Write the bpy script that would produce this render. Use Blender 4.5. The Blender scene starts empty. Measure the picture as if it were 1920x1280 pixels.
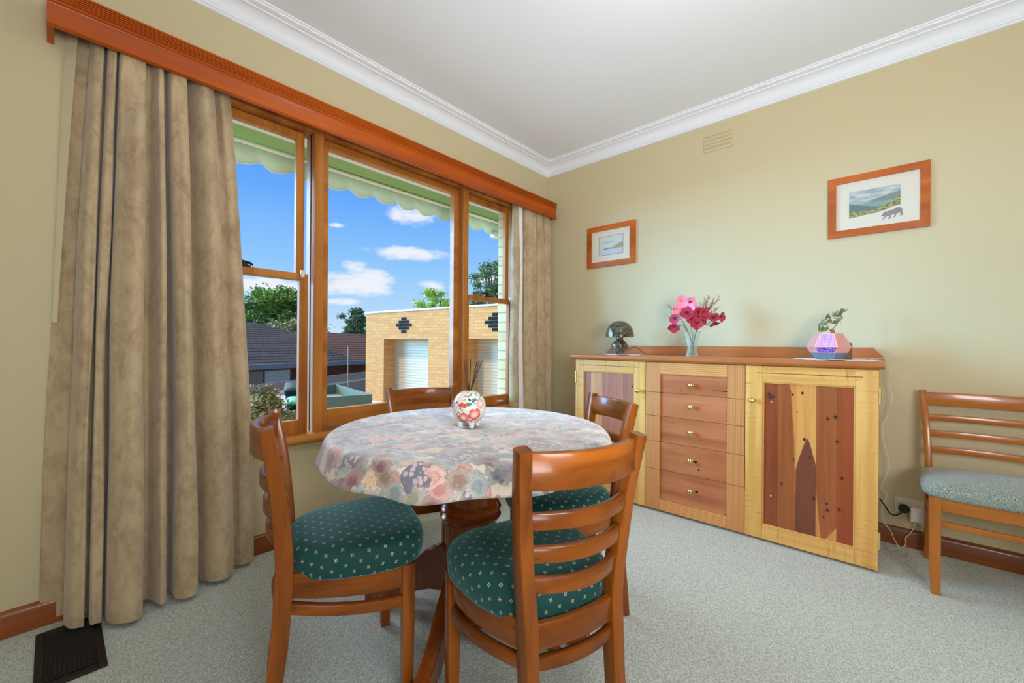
import bpy, bmesh, math, random
from mathutils import Vector, Matrix, noise as mnoise
SC = bpy.context.scene
COL = SC.collection
PI = math.pi
rnd = random.Random(7)

# ------------------------------------------------------------------ colour and node helpers
def lin(c):
    o = []
    for v in c[:3]:
        v = v / 255.0
        o.append(v / 12.92 if v <= .04045 else ((v + .055) / 1.055) ** 2.4)
    return (o[0], o[1], o[2], 1.0)

NT = None
class S:
    """a node socket with arithmetic"""
    def __init__(self, s): self.s = s
    def __add__(a, b): return MATH('ADD', a, b)
    def __radd__(a, b): return MATH('ADD', b, a)
    def __sub__(a, b): return MATH('SUBTRACT', a, b)
    def __rsub__(a, b): return MATH('SUBTRACT', b, a)
    def __mul__(a, b): return MATH('MULTIPLY', a, b)
    def __rmul__(a, b): return MATH('MULTIPLY', b, a)
    def __truediv__(a, b): return MATH('DIVIDE', a, b)
    def __lt__(a, b): return MATH('LESS_THAN', a, b)
    def __gt__(a, b): return MATH('GREATER_THAN', a, b)

def put(inp, v):
    if isinstance(v, S): NT.links.new(v.s, inp)
    elif v is not None:
        try: inp.default_value = v
        except Exception: inp.default_value = tuple(v)[:3]

def MATH(op, *a):
    n = NT.nodes.new('ShaderNodeMath'); n.operation = op
    for i, v in enumerate(a): put(n.inputs[i], v)
    return S(n.outputs[0])
def clamp01(a): return MATH('MINIMUM', MATH('MAXIMUM', a, 0.0), 1.0)
def smooth(a, lo, hi):
    n = NT.nodes.new('ShaderNodeMapRange'); n.interpolation_type = 'SMOOTHSTEP'
    put(n.inputs[0], a); put(n.inputs[1], lo); put(n.inputs[2], hi)
    return S(n.outputs[0])
def coords(kind='Object'):
    n = NT.nodes.new('ShaderNodeTexCoord'); return S(n.outputs[kind])
def uvmap():
    n = NT.nodes.new('ShaderNodeUVMap'); return S(n.outputs[0])
def sep(v):
    n = NT.nodes.new('ShaderNodeSeparateXYZ'); put(n.inputs[0], v); return [S(o) for o in n.outputs]
def comb(x, y, z=0.0):
    n = NT.nodes.new('ShaderNodeCombineXYZ')
    for i, v in enumerate((x, y, z)): put(n.inputs[i], v)
    return S(n.outputs[0])
def scaled(v, s, o=(0, 0, 0)):
    n = NT.nodes.new('ShaderNodeMapping'); put(n.inputs[0], v)
    n.inputs['Scale'].default_value = s; n.inputs['Location'].default_value = o
    return S(n.outputs[0])
def vadd(a, b):
    n = NT.nodes.new('ShaderNodeVectorMath'); n.operation = 'ADD'; put(n.inputs[0], a); put(n.inputs[1], b); return S(n.outputs[0])
def vscale(a, k):
    n = NT.nodes.new('ShaderNodeVectorMath'); n.operation = 'SCALE'; put(n.inputs[0], a); put(n.inputs['Scale'], k); return S(n.outputs[0])
def vdist(a, b):
    n = NT.nodes.new('ShaderNodeVectorMath'); n.operation = 'DISTANCE'; put(n.inputs[0], a); put(n.inputs[1], b); return S(n.outputs['Value'])
def noise(v, scale=5., detail=3., rough=.5, dist=0., col=False):
    n = NT.nodes.new('ShaderNodeTexNoise'); put(n.inputs['Vector'], v)
    n.inputs['Scale'].default_value = scale; n.inputs['Detail'].default_value = detail
    n.inputs['Roughness'].default_value = rough; n.inputs['Distortion'].default_value = dist
    return S(n.outputs['Color' if col else 'Fac'])
def vor(v, scale=5., feat='F1', rand=1.0, dims='3D'):
    n = NT.nodes.new('ShaderNodeTexVoronoi'); n.voronoi_dimensions = dims; n.feature = feat
    put(n.inputs['Vector'], v); n.inputs['Scale'].default_value = scale; n.inputs['Randomness'].default_value = rand
    return S(n.outputs['Distance']), (S(n.outputs['Color']) if feat != 'DISTANCE_TO_EDGE' else None), (S(n.outputs['Position']) if feat != 'DISTANCE_TO_EDGE' else None)
def mix(f, a, b, mode='MIX'):
    n = NT.nodes.new('ShaderNodeMix'); n.data_type = 'RGBA'; n.blend_type = mode
    put(n.inputs[0], f); put(n.inputs[6], a); put(n.inputs[7], b)
    return S(n.outputs[2])
def ramp(f, stops, const=False):
    n = NT.nodes.new('ShaderNodeValToRGB'); put(n.inputs[0], f)
    cr = n.color_ramp
    if const: cr.interpolation = 'CONSTANT'
    while len(cr.elements) < len(stops): cr.elements.new(.5)
    for e, (p, c) in zip(cr.elements, stops):
        e.position = p; e.color = c
    return S(n.outputs[0])
def bump(h, strength=.2, dist=.005, normal=None):
    n = NT.nodes.new('ShaderNodeBump'); put(n.inputs['Height'], h)
    n.inputs['Strength'].default_value = strength; n.inputs['Distance'].default_value = dist
    if normal: put(n.inputs['Normal'], normal)
    return S(n.outputs[0])
def objrandom():
    n = NT.nodes.new('ShaderNodeObjectInfo'); return S(n.outputs['Random'])

MATS = {}
def begin(name):
    global NT
    m = bpy.data.materials.new(name); m.use_nodes = True
    NT = m.node_tree; NT.nodes.clear(); MATS[name] = m
    return m
def surface(color, rough=.5, normal=None, metal=0., coat=0., sheen=0., spec=.5, trans=0., ior=1.45, emit=None, es=0., alpha=None):
    b = NT.nodes.new('ShaderNodeBsdfPrincipled'); o = NT.nodes.new('ShaderNodeOutputMaterial')
    put(b.inputs['Base Color'], color); put(b.inputs['Roughness'], rough); put(b.inputs['Metallic'], metal)
    b.inputs['Coat Weight'].default_value = coat; b.inputs['Coat Roughness'].default_value = .08
    b.inputs['Sheen Weight'].default_value = sheen; b.inputs['Specular IOR Level'].default_value = spec
    b.inputs['Transmission Weight'].default_value = trans; b.inputs['IOR'].default_value = ior
    if normal: put(b.inputs['Normal'], normal)
    if emit is not None:
        put(b.inputs['Emission Color'], emit); b.inputs['Emission Strength'].default_value = es
    NT.links.new(b.outputs[0], o.inputs[0])
    return b
def plain(name, rgb, rough=.5, metal=0., var=.08, scale=30., coat=0., sheen=0., bmp=0., spec=.5):
    m = begin(name); c = lin(rgb)
    v = coords(); n = noise(v, scale, 3)
    d = tuple(x * (1 - var) for x in c[:3]) + (1,); l = tuple(min(1, x * (1 + var)) for x in c[:3]) + (1,)
    surface(mix(n, d, l), rough, bump(n, bmp, .003) if bmp else None, metal, coat, sheen, spec)
    return m
def wood(name, dark, light, axis='Z', rough=.32, coat=.25, scale=1.0, stretch=.07, cont=1.0, fine=.25, spec=.45):
    m = begin(name)
    v = vadd(coords(), vscale(comb(objrandom(), objrandom(), objrandom()), 13.0))
    s = [14 * scale] * 3; s['XYZ'.index(axis)] = 14 * scale * stretch
    w = scaled(v, s)
    n1 = noise(w, 1.0, 4, .55, .6)
    s2 = [90 * scale] * 3; s2['XYZ'.index(axis)] = 90 * scale * .04
    n2 = noise(scaled(v, s2), 1.0, 2, .5)
    n3 = noise(scaled(v, [3, 3, 3]), 1.0, 2)
    f = smooth(n1 * .7 + n3 * .3, .5 - .22 / cont, .5 + .22 / cont)
    c = mix(f, lin(dark), lin(light))
    dk = tuple(x * .55 for x in lin(dark)[:3]) + (1,)
    c = mix(smooth(n2, .55, .8) * fine, c, dk)
    surface(c, rough, bump(n2, .04, .001), 0, coat, spec=spec)
    return m

# ------------------------------------------------------------------ mesh helpers
class MB:
    def __init__(self): self.v = []; self.f = []; self.uv = []; self.mi = []
    def add(self, vs, fs, mi=0, uv=None):
        o = len(self.v); self.v += [tuple(p) for p in vs]
        self.f += [tuple(i + o for i in f) for f in fs]; self.mi += [mi] * len(fs)
        self.uv += list(uv) if uv else [(0, 0)] * len(vs)
        return self
    def box(self, x0, x1, y0, y1, z0, z1, b=0., mi=0, seg=1, M=None):
        bm = bmesh.new(); bmesh.ops.create_cube(bm, size=1)
        for v in bm.verts:
            v.co = Vector(((x0 + x1) / 2 + v.co.x * (x1 - x0), (y0 + y1) / 2 + v.co.y * (y1 - y0), (z0 + z1) / 2 + v.co.z * (z1 - z0)))
        if b: bmesh.ops.bevel(bm, geom=bm.edges[:], offset=b, segments=seg, affect='EDGES', profile=.5)
        if M: bmesh.ops.transform(bm, matrix=M, verts=bm.verts)
        return self.bm(bm, mi)
    def bm(self, bm, mi=0):
        bm.verts.index_update()
        self.add([v.co[:] for v in bm.verts], [[v.index for v in f.verts] for f in bm.faces], mi)
        bm.free(); return self
    def grid(self, rows, closed=False, mi=0, uvs=None):
        n = len(rows[0]); vs = [p for r in rows for p in r]; fs = []
        for i in range(len(rows) - 1):
            for j in range(n if closed else n - 1):
                k = (j + 1) % n
                fs.append((i * n + j, i * n + k, (i + 1) * n + k, (i + 1) * n + j))
        return self.add(vs, fs, mi, [u for r in uvs for u in r] if uvs else None)
    def loft(self, rings, mi=0, cap=True):
        n = len(rings[0]); vs = [p for r in rings for p in r]; fs = []
        for i in range(len(rings) - 1):
            for j in range(n):
                k = (j + 1) % n; fs.append((i * n + j, i * n + k, (i + 1) * n + k, (i + 1) * n + j))
        if cap:
            fs.append(tuple(reversed(range(n)))); fs.append(tuple((len(rings) - 1) * n + j for j in range(n)))
        return self.add(vs, fs, mi)
    def lathe(self, prof, c=(0, 0, 0), seg=32, mi=0, cap=True, fn=None):
        rings = []
        for r, z in prof:
            ring = []
            for j in range(seg):
                a = 2 * PI * j / seg; rr = r * (fn(a, z) if fn else 1)
                ring.append((c[0] + rr * math.cos(a), c[1] + rr * math.sin(a), c[2] + z))
            rings.append(ring)
        return self.loft(rings, mi, cap)
    def tube(self, pts, r, seg=8, mi=0, cap=True):
        pts = [Vector(p) for p in pts]; rings = []; n = len(pts)
        t = (pts[1] - pts[0]).normalized(); u = t.orthogonal().normalized()
        for i, p in enumerate(pts):
            t = (pts[min(i + 1, n - 1)] - pts[max(i - 1, 0)])
            t = t.normalized() if t.length > 1e-9 else Vector((0, 0, 1))
            u = (u - t * u.dot(t)); u = u.normalized() if u.length > 1e-6 else t.orthogonal().normalized()
            w = t.cross(u); rr = r[i] if isinstance(r, (list, tuple)) else r
            rings.append([tuple(p + (u * math.cos(2 * PI * j / seg) + w * math.sin(2 * PI * j / seg)) * rr) for j in range(seg)])
        return self.loft(rings, mi, cap)
    def beam(self, pts, w, h, side, b=.005, mi=0):
        """rounded-rectangle bar along pts; w along 'side', h across it"""
        pts = [Vector(p) for p in pts]; n = len(pts); side = Vector(side); rings = []
        for i, p in enumerate(pts):
            t = (pts[min(i + 1, n - 1)] - pts[max(i - 1, 0)]).normalized()
            s = (side - t * side.dot(t)).normalized(); u = t.cross(s)
            ww = w[i] if isinstance(w, (list, tuple)) else w; hh = h[i] if isinstance(h, (list, tuple)) else h
            rings.append([tuple(p + s * x + u * y) for x, y in rrect(ww, hh, b)])
        return self.loft(rings, mi)
    def extrude_poly(self, poly, fn, d0, d1, mi=0):
        """poly of (u,v), fn(u,v,d)->xyz"""
        n = len(poly)
        vs = [fn(u, v, d0) for u, v in poly] + [fn(u, v, d1) for u, v in poly]
        fs = [(i, (i + 1) % n, n + (i + 1) % n, n + i) for i in range(n)] + [tuple(reversed(range(n))), tuple(range(n, 2 * n))]
        return self.add(vs, fs, mi)
def rrect(w, h, b, seg=3):
    o = []
    b = min(b, w / 2.01, h / 2.01)
    for cx, cy, a0 in ((w / 2 - b, h / 2 - b, 0), (-w / 2 + b, h / 2 - b, PI / 2), (-w / 2 + b, -h / 2 + b, PI), (w / 2 - b, -h / 2 + b, 1.5 * PI)):
        for i in range(seg):
            a = a0 + PI / 2 * i / (seg - 1); o.append((cx + b * math.cos(a), cy + b * math.sin(a)))
    return o
def catmull(pts, n):
    P = [Vector(p) for p in pts]; P = [P[0] * 2 - P[1]] + P + [P[-1] * 2 - P[-2]]; out = []
    segs = len(P) - 3
    for i in range(n):
        t = i / (n - 1) * segs; k = min(int(t), segs - 1); t -= k
        a, b, c, d = P[k:k + 4]
        out.append(.5 * ((2 * b) + (c - a) * t + (2 * a - 5 * b + 4 * c - d) * t * t + (3 * b - a - 3 * c + d) * t ** 3))
    return out

def wloc(o):
    v = Vector((0, 0, 0))
    while o: v += o.location; o = o.parent
    return v
def mk(name, mb, mat, parent=None, origin=None, angle=35, label=None, smooth_all=False):
    """one mesh object; mb is in world space, the parent chain only translates while building"""
    me = bpy.data.meshes.new(name)
    pl = wloc(parent) if parent else Vector((0, 0, 0))
    og = Vector(origin) if origin is not None else pl
    me.from_pydata([(p[0] - og.x, p[1] - og.y, p[2] - og.z) for p in mb.v], [], mb.f)
    for m in (mat if isinstance(mat, (list, tuple)) else [mat]): me.materials.append(MATS[m] if isinstance(m, str) else m)
    me.polygons.foreach_set('material_index', mb.mi)
    if any(u != (0, 0) for u in mb.uv):
        l = me.uv_layers.new(name='UVMap')
        for lp in me.loops: l.data[lp.index].uv = mb.uv[lp.vertex_index]
    bm = bmesh.new(); bm.from_mesh(me); bmesh.ops.recalc_face_normals(bm, faces=bm.faces); bm.to_mesh(me); bm.free()
    me.polygons.foreach_set('use_smooth', [True] * len(me.polygons))
    if not smooth_all: me.set_sharp_from_angle(angle=math.radians(angle))
    me.update()
    o = bpy.data.objects.new(name, me); COL.objects.link(o)
    if parent: o.parent = parent
    o.location = og - pl
    if label: o['label'] = label
    return o
def tag(o, label, cat, group=None, kind=None):
    o['label'] = label; o['category'] = cat
    if group: o['group'] = group
    if kind: o['kind'] = kind
    return o
def thing(name, label, cat, loc, group=None, kind=None):
    o = bpy.data.objects.new(name, None); o.empty_display_size = .1; COL.objects.link(o); o.location = loc
    return tag(o, label, cat, group, kind)
def copy_tree(o, parent=None):
    c = o.copy(); COL.objects.link(c)
    if parent: c.parent = parent
    for ch in list(o.children): copy_tree(ch, c)
    return c
def struct(name, mb, mat, label, cat, parent=None, **k):
    o = mk(name, mb, mat, parent, **k)
    if not parent: tag(o, label, cat, kind='structure')
    return o

# ------------------------------------------------------------------ materials
def wall_mat(name, rgb):
    begin(name); v = coords()
    n = noise(v, 2.0, 3); f = noise(v, 180., 2)
    c = lin(rgb)
    surface(mix(n, tuple(x * .97 for x in c[:3]) + (1,), c), .62, bump(f, .06, .001), spec=.25)
wall_mat('cream_wall_paint', (202, 189, 152))
wall_mat('white_ceiling_paint', (234, 239, 244))
wall_mat('white_plaster', (234, 238, 244))

begin('sage_carpet'); v = coords()
n1 = noise(v, 260., 3, .7); n2 = noise(v, 90., 2, .6); n3 = noise(v, 5., 3); d, c_, p_ = vor(v, 210.)
t = smooth(n1 * .55 + n2 * .25 + (1.0 - d) * .2, .36, .66)
c = mix(t, lin((150, 158, 148)), lin((228, 234, 226)))
c = mix(n3 * .2, c, lin((200, 204, 192)))
surface(c, .95, bump(n1 * .6 + d * .6, .55, .006), sheen=.15, spec=.1)

wood('orange_varnished_wood', (150, 62, 2), (196, 92, 8), 'Y', .34, .12, .7, .05, 1.0, .15, .35)
wood('window_wood', (144, 82, 26), (196, 128, 56), 'Z', .5, .05, .8, .05, 1.0, .25, .25)
wood('window_wood_level', (146, 84, 28), (194, 126, 54), 'Y', .42, .1, .8, .05, 1.0, .25, .3)
wood('skirting_wood', (118, 58, 20), (160, 86, 34), 'Y', .35, .3)
wood('skirting_wood_back', (106, 54, 22), (148, 82, 36), 'X', .35, .3)
wood('chair_wood', (86, 40, 6), (162, 88, 24), 'Z', .26, .22, .8, .07, .85, .5, .3)
wood('chair_wood_across', (86, 40, 6), (162, 88, 24), 'X', .26, .22, .8, .07, .85, .5, .3)
wood('chair_wood_along', (86, 40, 6), (162, 88, 24), 'Y', .26, .22, .8, .07, .85, .5, .3)
wood('table_wood', (88, 38, 10), (150, 76, 26), 'Z', .22, .4, .8, .08, .8, .4)
wood('side_chair_wood', (140, 74, 18), (182, 108, 34), 'Z', .28, .35)
wood('side_chair_wood_across', (150, 82, 22), (194, 118, 40), 'X', .28, .35)
wood('frame_wood', (156, 70, 8), (202, 104, 26), 'X', .4, .1, .9)
wood('dresser_top_wood', (156, 84, 40), (198, 122, 68), 'X', .28, .35, .8, .05, .8, .2)
wood('drawer_front_wood', (150, 80, 44), (196, 122, 76), 'X', .34, .25, .8, .06, .9, .3)
wood('panel_end_wood', (196, 138, 70), (222, 168, 96), 'Z', .4, .1)

def maple(name, axis):
    begin(name); v = coords()
    s = [60., 60., 60.]; s['XYZ'.index(axis)] = 160.
    # curly figure lies across the board
    w = [9., 9., 9.]; w['XYZ'.index(axis)] = 70.
    fig = noise(scaled(v, w), 1., 3, .55, .5)
    l = [26., 26., 26.]; l['XYZ'.index(axis)] = 1.5
    g = noise(scaled(v, l), 1., 3)
    big = noise(v, 3.5, 2)
    c = mix(smooth(g, .3, .7), lin((204, 148, 72)), lin((224, 174, 98)))
    c = mix(smooth(fig, .52, .75) * smooth(big, .3, .6) * .85, c, lin((176, 114, 48)))
    surface(c, .36, None, 0, .2)
maple('curly_maple_upright', 'Z'); maple('curly_maple_level', 'X')

begin('ribbed_oregon_upright'); v = coords(); x, y, z = sep(v)
n = noise(scaled(v, (20, 20, 1.2)), 1., 3)
w = MATH('SINE', (x + n * .012) * 800.0)
c = mix(smooth(w, -.6, .95), lin((202, 138, 80)), lin((164, 94, 46)))
c = mix(noise(scaled(v, (30, 30, 2)), 1., 3) * .6, c, lin((206, 144, 84)))
surface(c, .4, None, 0, .15)
begin('ribbed_oregon_level'); v = coords(); x, y, z = sep(v)
n = noise(scaled(v, (2.5, 20, 14)), 1., 3)
w = MATH('SINE', (z + n * .02) * 520.0)
c = mix(smooth(w, -.6, .95), lin((212, 152, 86)), lin((178, 110, 52)))
c = mix(noise(scaled(v, (2, 30, 30)), 1., 3) * .6, c, lin((212, 150, 86)))
surface(c, .4, None, 0, .15)

def plank_panel(name, W, H, planks, knots, flames, split=None):
    """upright boards of different colours with knots and pale sapwood flames; x 0..W, z 0..H"""
    begin(name); v = coords(); x, y, z = sep(v)
    g = noise(scaled(v, (34, 34, 1.8)), 1., 4, .6, .7); big = noise(scaled(v, (5, 5, 1.5)), 1., 3)
    wob = (noise(scaled(v, (2, 2, 7)), 1., 3) - .5) * .02
    st = []
    for p, rgb in planks: st.append((p, lin(rgb)))
    c = ramp(x / W, st, True)
    c = mix(smooth(g, .35, .75) * .5, c, mix(1.0, c, (.55, .45, .42, 1), 'MULTIPLY'))
    c = mix(smooth(big, .5, .75) * .35, c, mix(1.0, c, (1.25, 1.25, 1.2, 1), 'MULTIPLY'))
    pale = mix(smooth(g, .3, .7), lin((206, 142, 72)), lin((190, 120, 58)))
    for (x0, x1, xc, zc, wid, hgt, inv) in flames:
        ins = (x > x0) * (x < x1)
        q = MATH('ABSOLUTE', (x + wob - xc) / wid)
        edge = zc - hgt * MATH('POWER', q, 1.6)
        m = smooth(z - edge, -.012, .012) if not inv else smooth(edge - z, -.012, .012)
        c = mix(ins * m, c, pale)
    for p, _ in planks[1:]:
        d = MATH('ABSOLUTE', x - p * W)
        c = mix(smooth(d, .0016, .0005) * .55, c, (.05, .02, .01, 1))
    for (kx, kz, r, dark) in knots:
        d = MATH('SQRT', (x - kx) * (x - kx) + (z - kz) * (z - kz) * .6)
        c = mix(smooth(d, r * 2.4, r * .8) * .45, c, (.1, .03, .012, 1))
        c = mix(smooth(d, r * 1.1, r * .6), c, dark)
    surface(c, .36, None, 0, .2)

begin('brass'); surface(lin((226, 196, 120)), .16, None, 1.)
plain('hinge_brass', (222, 200, 130), .3, .8)
begin('window_glass')
tr = NT.nodes.new('ShaderNodeBsdfTransparent'); gl = NT.nodes.new('ShaderNodeBsdfGlossy'); gl.inputs['Roughness'].default_value = .12
fr = NT.nodes.new('ShaderNodeFresnel'); fr.inputs[0].default_value = 1.35
mx = NT.nodes.new('ShaderNodeMixShader'); oo = NT.nodes.new('ShaderNodeOutputMaterial')
NT.links.new((S(fr.outputs[0]) * .03).s, mx.inputs[0]); NT.links.new(tr.outputs[0], mx.inputs[1]); NT.links.new(gl.outputs[0], mx.inputs[2]); NT.links.new(mx.outputs[0], oo.inputs[0])

begin('suede_curtain'); v = coords()
n = noise(scaled(v, (9, 9, 6)), 1., 5, .65, .8); n2 = noise(v, 400., 2); n4 = noise(scaled(v, (26, 26, 14)), 1., 4, .6, 1.2)
c = mix(smooth(n * .6 + n4 * .4, .3, .62), lin((160, 136, 104)), lin((192, 170, 136)))
surface(c, .8, bump(n2 * .3 + n4, .25, .003), sheen=.35, spec=.15)
plain('cream_lining', (206, 192, 160), .85, 0, .04, 40)
plain('white_curtain_lining', (228, 226, 222), .85, 0, .04, 40)

# tapestry cloth: flowers, leaves and berries on cream; UV is the unfolded cloth in metres
begin('tapestry_cloth'); v = uvmap()
wv = vadd(v, vscale(noise(v, 14., 3, .6, 0, True), .03))
weave = noise(v, 800., 2); cream = mix(noise(v, 30., 3), lin((214, 196, 166)), lin((228, 216, 196)))
def motifs(base, scale, off, R, petals, depth, pal, lines, dark, keep):
    u = vadd(vadd(wv, off), vscale(noise(v, 70., 3, .7, 0, True), .016)); d, c, p = vor(u, scale, 'F1', .75); r, g, b = sep(c)
    ux, uy, _ = sep(u); px, py, _ = sep(p)
    dx = ux - px; dy = uy - py
    dist = MATH('SQRT', dx * dx + dy * dy); th = MATH('ARCTAN2', dy, dx)
    rad = R * (1.0 - depth + depth * MATH('POWER', MATH('ABSOLUTE', MATH('COSINE', th * petals * .5 + g * 6.28 + (noise(u, 30., 2) - .5) * 1.2)), .55)) * (.8 + b * .4)
    f = dist / rad
    m = smooth(f, 1.0, .9) * (r > keep)
    col = ramp(g, pal, True)
    col = mix(smooth(f, .2, .95) * .6, col, mix(.6, col, lin((240, 226, 206))))
    col = mix(smooth(MATH('ABSOLUTE', MATH('COSINE', th * petals * .5 + g * 6.28)), .20, .05) * smooth(f, .95, .5) * lines * .8, col, dark)
    col = mix(smooth(MATH('ABSOLUTE', MATH('SINE', f * 8.0)), .28, .05) * lines * .7, col, dark)
    col = mix(smooth(f, .82, .98) * lines * .9, col, dark)
    return mix(m, base, col)
navy = lin((44, 56, 72)); plum = lin((92, 24, 44))
leaf_p = [(0, lin((118, 138, 140))), (.3, lin((150, 166, 162))), (.5, lin((62, 82, 92))), (.66, lin((126, 90, 62))), (.8, lin((136, 142, 116)))]
flow_p = [(0, lin((190, 110, 104))), (.18, lin((214, 160, 146))), (.36, lin((116, 18, 44))), (.58, lin((172, 164, 186))), (.74, lin((226, 186, 144))), (.88, lin((146, 52, 70)))]
base = motifs(cream, 12.5, (.4, .1, 0), .060, 5.0, .42, leaf_p, .8, navy, .12)
base = motifs(base, 14.0, (.13, .57, 0), .044, 7.0, .22, flow_p, .8, plum, .22)
base = motifs(base, 17.0, (.81, .23, 0), .038, 5.0, .42, leaf_p, .8, navy, .5)
base = motifs(base, 46.0, (.3, .9, 0), .0125, 1.0, .0, flow_p, .8, navy, .35) if False else base
d4, c4, p4 = vor(wv, 58.); r4, g4, b4 = sep(c4)
clus = smooth(noise(vadd(v, (2, 7, 0)), 10.5, 2, .5), .55, .59)
berry = mix(g4, lin((176, 170, 190)), lin((222, 178, 156)))
berry = mix(smooth(d4, .34, .5), berry, lin((92, 94, 112)))
base = mix(clus, base, berry)
st = noise(scaled(v, (190, 60, 1)), 1., 2); base = mix(smooth(st, .62, .72) * .35, base, cream)
base = mix(.14, base, lin((200, 190, 186)))
surface(base, .5, bump(weave, .2, .001), sheen=.65, spec=.55)

begin('green_dotted_upholstery'); v = uvmap(); x, y, z = sep(v)
P = .046; Q = .023
row = MATH('FLOOR', y / Q)
xs = x / P + MATH('FRACT', row * .5)
fx = (MATH('FRACT', xs) - .5) * P; fy = (MATH('FRACT', y / Q) - .5) * Q
ax = MATH('ABSOLUTE', fx); ay = MATH('ABSOLUTE', fy)
dd = MATH('SQRT', (ax - .0024) * (ax - .0024) + (ay - .0024) * (ay - .0024))
dot = smooth(dd, .0021, .0012)
cent = smooth(MATH('SQRT', ax * ax + ay * ay), .0014, .0008)
nn = noise(v, 700., 2)
c = mix(nn, lin((12, 52, 50)), lin((28, 80, 76)))
c = mix(dot * .9, c, lin((206, 196, 172))); c = mix(cent * .8, c, lin((150, 60, 66)))
b_ = surface(c, .75, bump(nn, .25, .001), sheen=.55, spec=.3); b_.inputs['Sheen Tint'].default_value = (.40, .86, .84, 1); b_.inputs['Sheen Roughness'].default_value = .4

begin('grey_green_weave'); v = coords(); x, y, z = sep(v)
n = noise(scaled(v, (560, 170, 170)), 1., 2, .7); n2 = noise(v, 300., 2)
c = mix(smooth(n, .38, .62), lin((88, 98, 86)), lin((164, 168, 152))); c = mix(smooth(n2, .55, .75) * .5, c, lin((70, 92, 96)))
surface(c, .85, bump(n, .4, .002), sheen=.3, spec=.2)

plain('black_plastic', (18, 18, 20), .4, 0, .1)
plain('black_metal', (24, 24, 25), .45, .3)
plain('white_plastic', (226, 224, 220), .35, 0, .02)
plain('ivory_plastic', (214, 208, 190), .4, 0, .02)
plain('white_cable', (216, 212, 204), .5, 0, .03)
plain('register_brown', (38, 34, 28), .5, .3)
plain('dark_hole', (8, 7, 6), .9)
plain('lace_doily', (238, 234, 226), .9, 0, .05, 200, bmp=.4)
plain('cream_vent_paint', (202, 189, 152), .6, 0, .03)
plain('mat_board', (214, 208, 190), .8, 0, .02)
plain('bear_grey', (140, 132, 128), .8, 0, .05)
plain('incense_brown', (66, 56, 50), .9)
plain('dark_groove', (120, 66, 30), .6)

# china vase: white with flowers, leaves and leopard spots
begin('painted_china'); v = coords(); x, y, z = sep(v)
w = vadd(v, vscale(noise(v, 40., 2, .5, 0, True), .010))
e, ce, pe = vor(w, 105.); r_, g_, b_ = sep(ce)
spot = smooth(MATH('ABSOLUTE', e - .30), .17, .10) * smooth(noise(v, 150., 2), .45, .50)
c = mix(spot * smooth(noise(v, 20., 1), .40, .46), lin((232, 226, 218)), lin((26, 26, 28)))
def vdot(a, t):
    n = NT.nodes.new('ShaderNodeVectorMath'); n.operation = 'DOT_PRODUCT'; put(n.inputs[0], a); n.inputs[1].default_value = t; return S(n.outputs['Value'])
wb = vadd(v, vscale(noise(v, 60., 2, .5, 0, True), .006))
def petalmark(c, az, up, rad, n, rot, col, depth, stretch=1.0):
    d = Vector((math.cos(az) * math.cos(up), math.sin(az) * math.cos(up), math.sin(up)))
    t1 = Vector((-math.sin(az), math.cos(az), 0)); t2 = d.cross(t1)
    ctr = d * .0655 + Vector((0, 0, .0775))
    front = vdot(wb, tuple(d)) - d.dot(Vector((0, 0, .0775)))
    u = vdot(wb, tuple(t1)) - t1.dot(ctr); q = (vdot(wb, tuple(t2)) - t2.dot(ctr)) * stretch
    r = MATH('SQRT', u * u + q * q); th = MATH('ARCTAN2', q, u) + rot
    R_ = rad * (1.0 - depth + depth * MATH('POWER', MATH('ABSOLUTE', MATH('COSINE', th * (n * .5))), .6))
    m = smooth(r / R_, 1.05, .92) * (front > .02)
    k = mix(smooth(r / R_, .1, .9), lin((250, 214, 196)) if n > 2 else col, col)
    k = mix(smooth(MATH('ABSOLUTE', MATH('COSINE', th * (n * .5))), .16, .04) * smooth(r / R_, .1, .3), k, lin((248, 220, 206)))
    return mix(m, c, k)
coral, teal, rose = lin((226, 82, 66)), lin((44, 146, 124)), lin((214, 158, 168))
f0 = math.atan2(-1.08, 1.19)
for a_ in (0, 2 * PI / 3, 4 * PI / 3):
    B = f0 + a_
    c = petalmark(c, B + .80, .32, .020, 5, .4, rose, .25)
    c = petalmark(c, B + .42, .60, .013, 1, 1.2, teal, .5, 1.5); c = petalmark(c, B + .08, .34, .012, 1, 2.0, teal, .5, 1.5)
    c = petalmark(c, B - .52, -.88, .012, 2, .2, teal, .4); c = petalmark(c, B - .28, .27, .016, 2, .3, coral, .5, 1.3)
    c = petalmark(c, B - .30, -.50, .022, 3, .9, coral, .45); c = petalmark(c, B + .05, -.85, .015, 4, .9, lin((206, 110, 160)), .3)
    c = petalmark(c, B + .42, -.28, .026, 5, .2, coral, .28)
surface(c, .14, None, 0, .4)
begin('white_china'); surface(lin((234, 232, 228)), .16, None, 0, .3)

# art-glass lamp: dark green and brown with swirls
begin('swirled_glass'); v = coords()
n = noise(v, 16., 4, .6, 2.2); n2 = noise(scaled(v, (1, 1, 1), (4, 2, 1)), 24., 3, .6, 3.0)
c = ramp(n, [(.28, lin((24, 22, 22))), (.45, lin((44, 42, 38))), (.56, lin((66, 80, 68))), (.68, lin((60, 48, 40)))])
c = mix(smooth(MATH('ABSOLUTE', n2 - .5), .020, .005) * .8, c, lin((196, 142, 76)))
c = mix(smooth(n, .66, .74) * .7, c, lin((158, 122, 36)))
surface(c, .18, None, 0, .4)

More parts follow.
